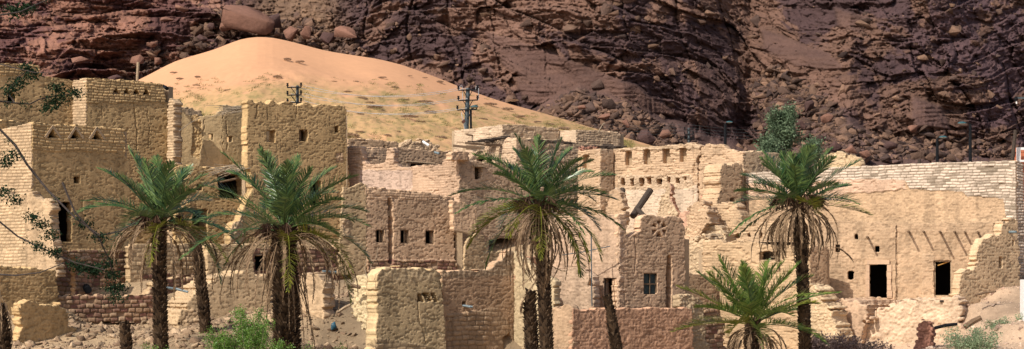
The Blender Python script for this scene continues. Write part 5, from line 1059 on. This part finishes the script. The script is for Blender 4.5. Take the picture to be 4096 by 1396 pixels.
def tam(px, pyb, pyt, Y, wpx, n, label, seed):
    rs = np.random.RandomState(seed); base = P(px, pyb, Y); H_ = (pyb - pyt) / F * Y; W_ = wpx / F * Y / 2; t = thing('tamarisk_tree', base, label, 'tree'); mb = MB(); cs = []
    mb.tube([base, base + Vector((0, 0, H_ * .3)), base + Vector((-.1, 0, H_ * .62))], [.16, .12, .07], 7)
    for i in range(30):
        f = rs.uniform(.12, .8); b = base + Vector((0, 0, H_ * f * .8)); a = rs.rand() * 6.28; rr = W_ * (1.35 - .8 * f) * rs.uniform(.35, 1.15); e = b + Vector((math.cos(a) * rr, math.sin(a) * rr, H_ * rs.uniform(.1, .25)))
        mb.tube([b, b.lerp(e, .5) + Vector((0, 0, .15)), e], [.045, .03, .01], 4, False)
        for g in (.45, .65, .85, 1.0): cs.append(tuple(b.lerp(e, g) + Vector((0, 0, .12))))
    mb.build('trunk', M_bark, t); V, Q = leafcloud(cs, int(n * .8), (.15, .15, .22), .13, rs); mk('crown', V, Q, M_tam, t)
tam(3128, 650, 408, 112, 128, 13000, 'feathery grey green tree rising behind the tall slender palm', 5)
tam(3085, 640, 565, 110, 90, 3200, 'low feathery tree left of the taller grey green tree', 6)
tam(3262, 650, 560, 110, 80, 2600, 'low feathery tree right of the taller grey green tree', 7)
# acacia reaching in at the left, its trunk outside the picture
YA = 24.; ta = thing('acacia_tree', P(-700, 1396, YA), 'blurred dark thorn tree branches reaching in from the left edge', 'tree')
MB().tube([P(-700, 1700, YA), P(-620, 1100, YA), P(-560, 700, YA), P(-600, 200, YA)], [.16, .13, .1, .05], 10).build('trunk', M_bark, ta)
BR_ = [([(-560, 800), (-200, 560), (0, 518), (60, 580), (110, 660), (190, 760), (250, 820), (310, 880), (400, 942)], .019, 1), ([(400, 942), (480, 925), (560, 880)], .010, 1), ([(250, 730), (300, 850), (400, 960), (440, 1050), (460, 1120), (458, 1185)], .012, 1.5),
       ([(-560, 860), (-200, 850), (0, 888), (70, 945), (150, 985), (230, 1020), (300, 1050), (420, 1080)], .013, 1), ([(-300, 1080), (0, 1098), (60, 1102), (160, 1090), (260, 1050)], .012, 0), ([(-560, 420), (-100, 390), (0, 405), (60, 412), (120, 416), (160, 396), (230, 384), (300, 372)], .011, 1.2),
       ([(60, 412), (30, 370), (70, 310), (110, 285), (130, 262)], .008, 1), ([(-560, 300), (-100, 230), (0, 256), (70, 275), (140, 290), (210, 292)], .008, 0), ([(-560, 200), (-100, 75), (0, 60), (80, 48), (140, 20), (190, 0), (260, -40)], .012, .5)]
ra = np.random.RandomState(9)
for k, (pl, r, lf) in enumerate(BR_):
    p = [P(a, b, YA + .3 * math.sin(k * 2 + i * .6)) for i, (a, b) in enumerate(pl)]; MB().tube(p, [r * (1.15 - .7 * i / (len(p) - 1)) for i in range(len(p))], 7).build('branch', M_bark, ta)
    if lf:
        cs = []
        for a, b in zip(p[:-1], p[1:]):
            if a.x / YA * F + HX < -120: continue
            for f in np.arange(0, 1, .09 / max((b - a).length, .09)):
                if ra.rand() < .2 * lf: cs.append(tuple(a.lerp(b, f) + Vector(tuple(ra.randn(3) * .012)) + Vector((0, 0, -.015))))
        if cs: V, Q = leafcloud(cs, int(45 * len(cs)), (.03, .03, .02), .022, ra); mk('foliage', V, Q, M_acacia, ta)
cl = [(20, 650), (50, 620), (20, 770), (60, 800), (130, 870), (170, 900), (205, 940), (150, 985), (220, 1010), (340, 900), (400, 950), (250, 392), (300, 372), (215, 410), (190, 430), (225, 350), (130, 300), (80, 330), (45, 360), (110, 270), (75, 50), (100, 30), (40, 40), (455, 1100), (445, 1150), (465, 1190), (430, 1060), (300, 1060), (330, 1070), (380, 1075), (480, 1150), (370, 1090)]
V, Q = leafcloud([tuple(P(a, b, YA)) for a, b in cl], 5600, (.055, .055, .035), .034, ra); mk('foliage', V, Q, M_acacia, ta)
# ------------------------------------------------------------------ poles, lamps, wires
def v3(a): return Vector(a)
def pylon(px, ytop, ybot, Y, arms, label, wpx=80, r=.12, lean=0):
    b = P(px - lean, ybot, Y); tp = P(px, ytop, Y); t = thing('utility_pole', b, label, 'utility pole'); MB().tube([b, tp], [r * 1.25, r], 10).build('pole', M_metal, t); ends = []
    ax = Vector((.96, -.28, 0)); hw = wpx / 2 / F * Y
    for py, off in arms:
        c = P(px, py, Y) + Vector((off / F * Y, -.0, 0)) + Vector((0, -r - .04, 0)); l, rr = c - ax * hw, c + ax * hw
        MB().box(c, ax * hw, Vector((.28, .96, 0)) * .035, Vector((0, 0, .035))).build('crossarm', M_black, t)
        mb = MB(); mb.tube([c + ax * hw * .5, tp * 0 + Vector((tp.x, tp.y - r, c.z - .55))], .025, 5).tube([c - ax * hw * .5, Vector((tp.x, tp.y - r, c.z - .55))], .025, 5); mb.build('brace', M_black, t)
        for e, s in ((l, -1), (rr, 1)):
            for q in (e + Vector((0, 0, .18)),):
                MB().tube([q - Vector((0, 0, .2)), q - Vector((0, 0, .1)), q - Vector((0, 0, .06)), q + Vector((0, 0, .02)), q + Vector((0, 0, .1))], [.04, .04, .09, .05, .08], 8).build('insulator', M_black, t)
        ends.append((l, rr))
    return t, ends
t1, e1 = pylon(1190, 342, 520, 125, ((350, -12), (381, -12), (411, -12)), 'far steel utility pole just behind the crenellated tower', 58, .09)
t2, e2 = pylon(1872, 352, 560, 122, ((361, 0), (402, 0), (440, -4)), 'taller steel utility pole with a lamp behind the highest house', 80, .13, 8)
MB().tube([P(1884, 560, 121.6), P(1883, 440, 121.6)], .07, 8).build('cable_duct', M_black, t2)
def lamp_head(t, px, py, Y, w_, sgn=1):
    c = P(px, py, Y); R_ = w_ / 2 / F * Y; mb = MB(); n = 14; rings = [(1, -.05), (.97, .06), (.8, .2), (.5, .32), (.12, .38)]
    for rr, zz in rings:
        for k in range(n): a = 2 * math.pi * k / n; mb.v.append((c.x + math.cos(a) * R_ * rr, c.y + math.sin(a) * R_ * .6 * rr, c.z + zz * R_))
    for i in range(len(rings) - 1):
        for k in range(n): mb.f.append([i * n + k, i * n + (k + 1) % n, (i + 1) * n + (k + 1) % n, (i + 1) * n + k])
    mb.f.append([(len(rings) - 1) * n + k for k in range(n)]); h = mb.build('lamp_head', M_lamp, t)
    mk('lens', [(c.x + math.cos(2 * math.pi * k / n) * R_ * .9, c.y + math.sin(2 * math.pi * k / n) * R_ * .54, c.z - .06 * R_ - .0) for k in range(n)] + [(c.x + math.cos(2 * math.pi * k / n) * R_ * .5, c.y + math.sin(2 * math.pi * k / n) * R_ * .3, c.z - .2 * R_) for k in range(n)],
       [[k, (k + 1) % n, n + (k + 1) % n, n + k] for k in range(n)] + [[n + k for k in range(n)]], M_glass, h)
MB().tube([P(1881, 444, 121.4), P(1886, 436, 121.2), P(1896, 430, 120.9)], .04, 6).build('lamp_arm', M_black, t2); lamp_head(t2, 1898, 427, 120.7, 33)
for x in (1838, 1902):
    s = 1 if x > 1870 else -1; MB().tube([P(x, 362, 122), P(x + 2, 345, 122), P(x + 8, 340, 122), P(x + 12, 350, 122), P(x + 13, 400, 122)], .022, 5).build('jumper_wire', M_wire, t2)
MB().tube([P(1846, 450, 121.6), P(1850, 475, 121.5), P(1862, 530, 121.5)], .02, 5).build('jumper_wire', M_wire, t2)
MB().tube([P(1851, 482, 121.4), P(1858, 490, 121.4)], .12, 8).build('insulator', plain('brown_glaze', (.1, .04, .03), .4), t2)
k = 0
for lv in range(3):
    for sd in range(2):
        a = e1[lv][sd] + Vector((.2, 0, .1)); b = e2[lv][0 if sd == 0 else 1] + Vector((-.1 if sd == 0 else -.6, 0, .1)); pl = []
        for i in range(17): f = i / 16; q = a.lerp(b, f); q.z -= 4 * f * (1 - f) * (.55 + .08 * sd); pl.append(q)
        tag(MB().tube(pl, .013, 4).build('power_line', M_wire), '%s sagging wire of the %s pair between the two steel utility poles' % (('left', 'right')[sd], ('top', 'middle', 'bottom')[lv]), 'wire', 'power lines over the dune')
t3, e3 = pylon(2755, 512, 620, 200, ((520, 0), (538, 0), (556, 0)), 'tiny distant utility pole against the dark cliff', 34, .12)
for i in range(4):
    y0 = 492 + 12 * i; a = P(2300, y0, 205); b = P(2740, y0 + 4, 200); c_ = P(3150, y0 + 30, 190); pl = []
    for u, v in ((a, b), (b, c_)):
        for j in range(9): f = j / 8; q = u.lerp(v, f); q.z -= 4 * f * (1 - f) * .2; pl.append(q)
    tag(MB().tube(pl, .006, 4).build('power_line', M_metal), ('topmost', 'second', 'third', 'lowest')[i] + ' distant wire crossing in front of the dark cliff', 'wire', 'distant power lines')
def street_lamp(px, ytop, ybot, Y, hx, hy, label, w_=36):
    t = thing('street_lamp', P(px, ybot, Y), label, 'street lamp'); MB().tube([P(px, ybot, Y), P(px, ytop + 20, Y), P(px, ytop, Y)], [.1, .08, .07], 8).build('pole', M_black, t)
    MB().tube([P(px, ytop, Y), P((px + hx) / 2, min(ytop, hy) - 3, Y - .1), P(hx, hy, Y - .2)], .035, 6).build('arm', M_black, t); lamp_head(t, hx, hy, Y - .25, w_)
street_lamp(2901, 496, 640, 118, 2918, 489, 'street lamp with a curled head above the niched facade', 28)
street_lamp(3749, 556, 700, 112, 3772, 549, 'shorter of the two street lamps above the whitewashed wall', 34)
street_lamp(3881, 496, 700, 108, 3848, 493, 'taller of the two street lamps above the whitewashed wall', 36)
tag(MB().tube([P(3677, 690, 103), P(3677, 637, 103)], .09, 8).build('short_post', M_darkwood), 'short dark post poking up behind the whitewashed wall', 'post')
tag(MB().tube([P(4046, 700, 100), P(4050, 636, 100), P(4062, 520, 100)], [.11, .1, .09], 8).build('leaning_post', M_darkwood), 'rusty dark post leaning beside the orange blocks', 'post')
tag(MB().tube([P(548, 420, 99.5), P(549, 316, 99.5), P(553, 249, 99.5)], [.07, .07, .08], 9).build('wooden_post', M_palewood), 'weathered wooden post standing behind the tower house roof', 'post')
MB().tube([P(654, 344, 98.8), P(662, 349, 98.5), P(668, 354, 98.3)], [.05, .09, .1], 8).build('floodlight', M_black); tag(bpy.data.objects['floodlight'], 'small black floodlight on the right corner of the tower house roof', 'floodlight')
tag(MB().tube([P(2393, 530, 110), P(2402, 512, 110), P(2414, 494, 110), P(2420, 493, 110)], .03, 6).build('dry_stalk', M_twig), 'bent pale stalk sticking up from the low flat roof', 'stalk')
t4 = thing('utility_pole', P(4180, 700, 80), 'utility pole arm with an insulator entering at the right edge', 'utility pole'); MB().tube([P(4180, 1100, 80), P(4180, 340, 80)], .12, 10).build('pole', M_metal, t4)
MB().box(P(4125, 392, 80), Vector((.56, 0, 0)), Vector((0, .04, 0)), Vector((0, 0, .035))).build('crossarm', M_metal, t4); MB().tube([P(4064, 386, 79.9), P(4064, 396, 79.9), P(4064, 404, 79.9)], [.05, .085, .05], 8).build('insulator', M_black, t4); MB().tube([P(4065, 404, 79.9), P(4067, 415, 79.9)], .03, 6).build('insulator_pin', M_white, t4)
# orange block building at the right edge
t5 = thing('block_house', P(4130, 1000, 101), 'unfinished orange block building with a white window frame at the right edge', 'house')
mb = MB(); 
for j in range(14):
    for i in range(7):
        c = P(4062 + i * 24 + (j % 2) * 12, 600 + j * 18.5, 101); mb.box(c, Vector((.148, 0, 0)), Vector((0, .12, 0)), Vector((0, 0, .108)))
mb.build('wall', M_blockred, t5); mb = MB(); mb.box(P(4140, 735, 101.3), Vector((.95, 0, 0)), Vector((0, .1, 0)), Vector((0, 0, 1.7))); mb.build('wall', M_clay, t5)
mb = MB()
for x0, y0, x1, y1 in ((4068, 590, 4140, 600), (4068, 600, 4080, 640), (4068, 640, 4140, 648)):
    a, b = P(x0, y1, 100.4), P(x1, y0, 100.4); mb.box((a + b) / 2, Vector(((b.x - a.x) / 2, 0, 0)), Vector((0, .12, 0)), Vector((0, 0, (b.z - a.z) / 2)))
mb.build('window_frame', M_white, t5)
tag(MB().box(P(4094, 1240, 84), Vector((.07, 0, 0)), Vector((0, .3, 0)), Vector((0, 0, 1.3))).build('white_post', M_white), 'white painted post cut by the right edge', 'post')
# white frames and small clutter
tag(MB().box(P(2432, 584, 107), Vector((.28, 0, 0)), Vector((0, .3, 0)), Vector((0, 0, .09))).build('wood_stack', M_darkwood), 'dark timber lying on the roof above the small niche', 'timber')
twg = twigs('roof_timber', None, [P(2390 + 22 * i, 588, 104.5) for i in range(6)], 1.1, 24, M_darkwood, .045, -1, .12); tag(twg, 'heap of dark timbers on the roof edge above the small niche', 'timber', None, 'thing')
pos = np.array([P(x, y, 104.2) for x, y in zip(RN.uniform(2315, 2400, 60), RN.uniform(586, 600, 60))]); rubble('rubble', pos, RN.uniform(.12, .3, 60), M_soil, 'red stones heaped on the roof above the small niche', RN, pal(60, RN, (.3, .14, .1), (.42, .25, .18)))
def lump(name, px, py, Y, w_, h_, mat, label, cat, seed, flat=1.):
    V0, T0 = rock_mesh(seed, 1, 26); V = V0 * np.array([w_ / F * Y, w_ / F * Y * .8, h_ / F * Y]); o = mk(name, V, T0, mat, None, None, False, Vector((0, 0, 0))); o.location = P(px, py, Y); tag(o, label, cat); return o
WOV = wall(None, 'mud_oven', (2808, 95.4), (2905, 94.8), [(2808, 975), (2806, 940), (2816, 910), (2840, 895), (2875, 900), (2896, 925), (2905, 960), (2905, 985)], th=1.1, style='rubble', col=(.56, .42, .27), rag=.09, label='rounded broken mud oven in front of the stepped terrace wall', cat='oven')
WRS = wall(None, 'rubble_slope', (2722, 94.2), (2850, 93.0), [(2722, 1100), (2722, 1010), (2740, 985), (2770, 960), (2810, 950), (2850, 960), (2850, 1100)], th=1.5, style='rubble', col=(.5, .37, .235), rag=.14, label='pile of fallen mud bricks between the star house and the brick house', cat='rubble pile')
pillar = wall(None, 'rock_pillar', (3655, 80.5), (3735, 80.2), [(3655, 1480), (3668, 1340), (3672, 1300), (3688, 1275), (3705, 1278), (3722, 1290), (3728, 1340), (3735, 1480)], th=.6, style='rubble', col=(.33, .16, .11), rag=.1, label='red eroded rock pillar standing before the pale earth bank', cat='rock pillar')
V0, T0 = rock_mesh(77, 1, 20)
o = mk('plastic_sheet', V0 * np.array([.26, .2, .42]), T0, M_blue, None, None, False, Vector((0, 0, 0))); o.location = P(1335, 1305, 80.5); o.rotation_euler = (0, .35, .3); tag(o, 'crumpled blue plastic sheet caught on the rubble', 'plastic sheet')
for i, (a, b, Y, r, mt, lb) in enumerate((((660, 1150), (752, 1168), 78, .05, M_pipe, 'pale blue pipe lying behind the left palm'), ((3740, 1312), (3830, 1296), 80, .07, M_black, 'black tarred board lying by the red rock pillar'), ((3900, 1180), (3985, 1165), 86.5, .05, M_wood, 'grey plank lying beside the stepped side wall'),
                                         ((3860, 1308), (3925, 1270), 82, .12, M_wood, 'brown plank standing in the slope above the feathery bush'), ((3760, 1205), (3830, 1207), 87.2, .05, M_darkwood, 'dark board lying below the right doorway'),
                                         ((1350, 1250), (1410, 1215), 81, .06, M_palewood, 'bleached branch lying on the dirt beside the chair shaped stonework'), ((1390, 1145), (1440, 1150), 78.3, .08, M_wood, 'grey log end lying on top of the chair shaped stonework'))):
    tag(MB().tube([P(*a, Y), P((a[0] + b[0]) / 2, (a[1] + b[1]) / 2 - 3, Y + .1), P(*b, Y)], [r, r * 1.05, r * .9], 7).build('board' if 'board' in lb else 'plank' if 'plank' in lb else 'pipe' if 'pipe' in lb else 'log' if 'log' in lb else 'branch', mt), lb, ('board' if 'board' in lb else 'plank' if 'plank' in lb else 'pipe' if 'pipe' in lb else 'log' if 'log' in lb else 'branch'))
tag(MB().tube([P(345, 1150, 87), P(352, 1160, 86.4)], [.17, .17], 12).build('drum', M_black), 'round black drum mouth in the shadowed recess', 'drum')
mb = MB(); mb.tube([P(1476, 1090, 77.8), P(1484, 1060, 77.8), P(1506, 1030, 77.6), P(1512, 985, 77.6)], [.02, .018, .013, .008], 5).tube([P(1470, 1110, 77.6), P(1458, 1075, 77.6), P(1466, 1040, 77.6)], [.02, .015, .01], 5)
tag(mb.build('dead_stalk', M_twig), 'thin dry forked stalks standing on the chair shaped stonework', 'stalk')
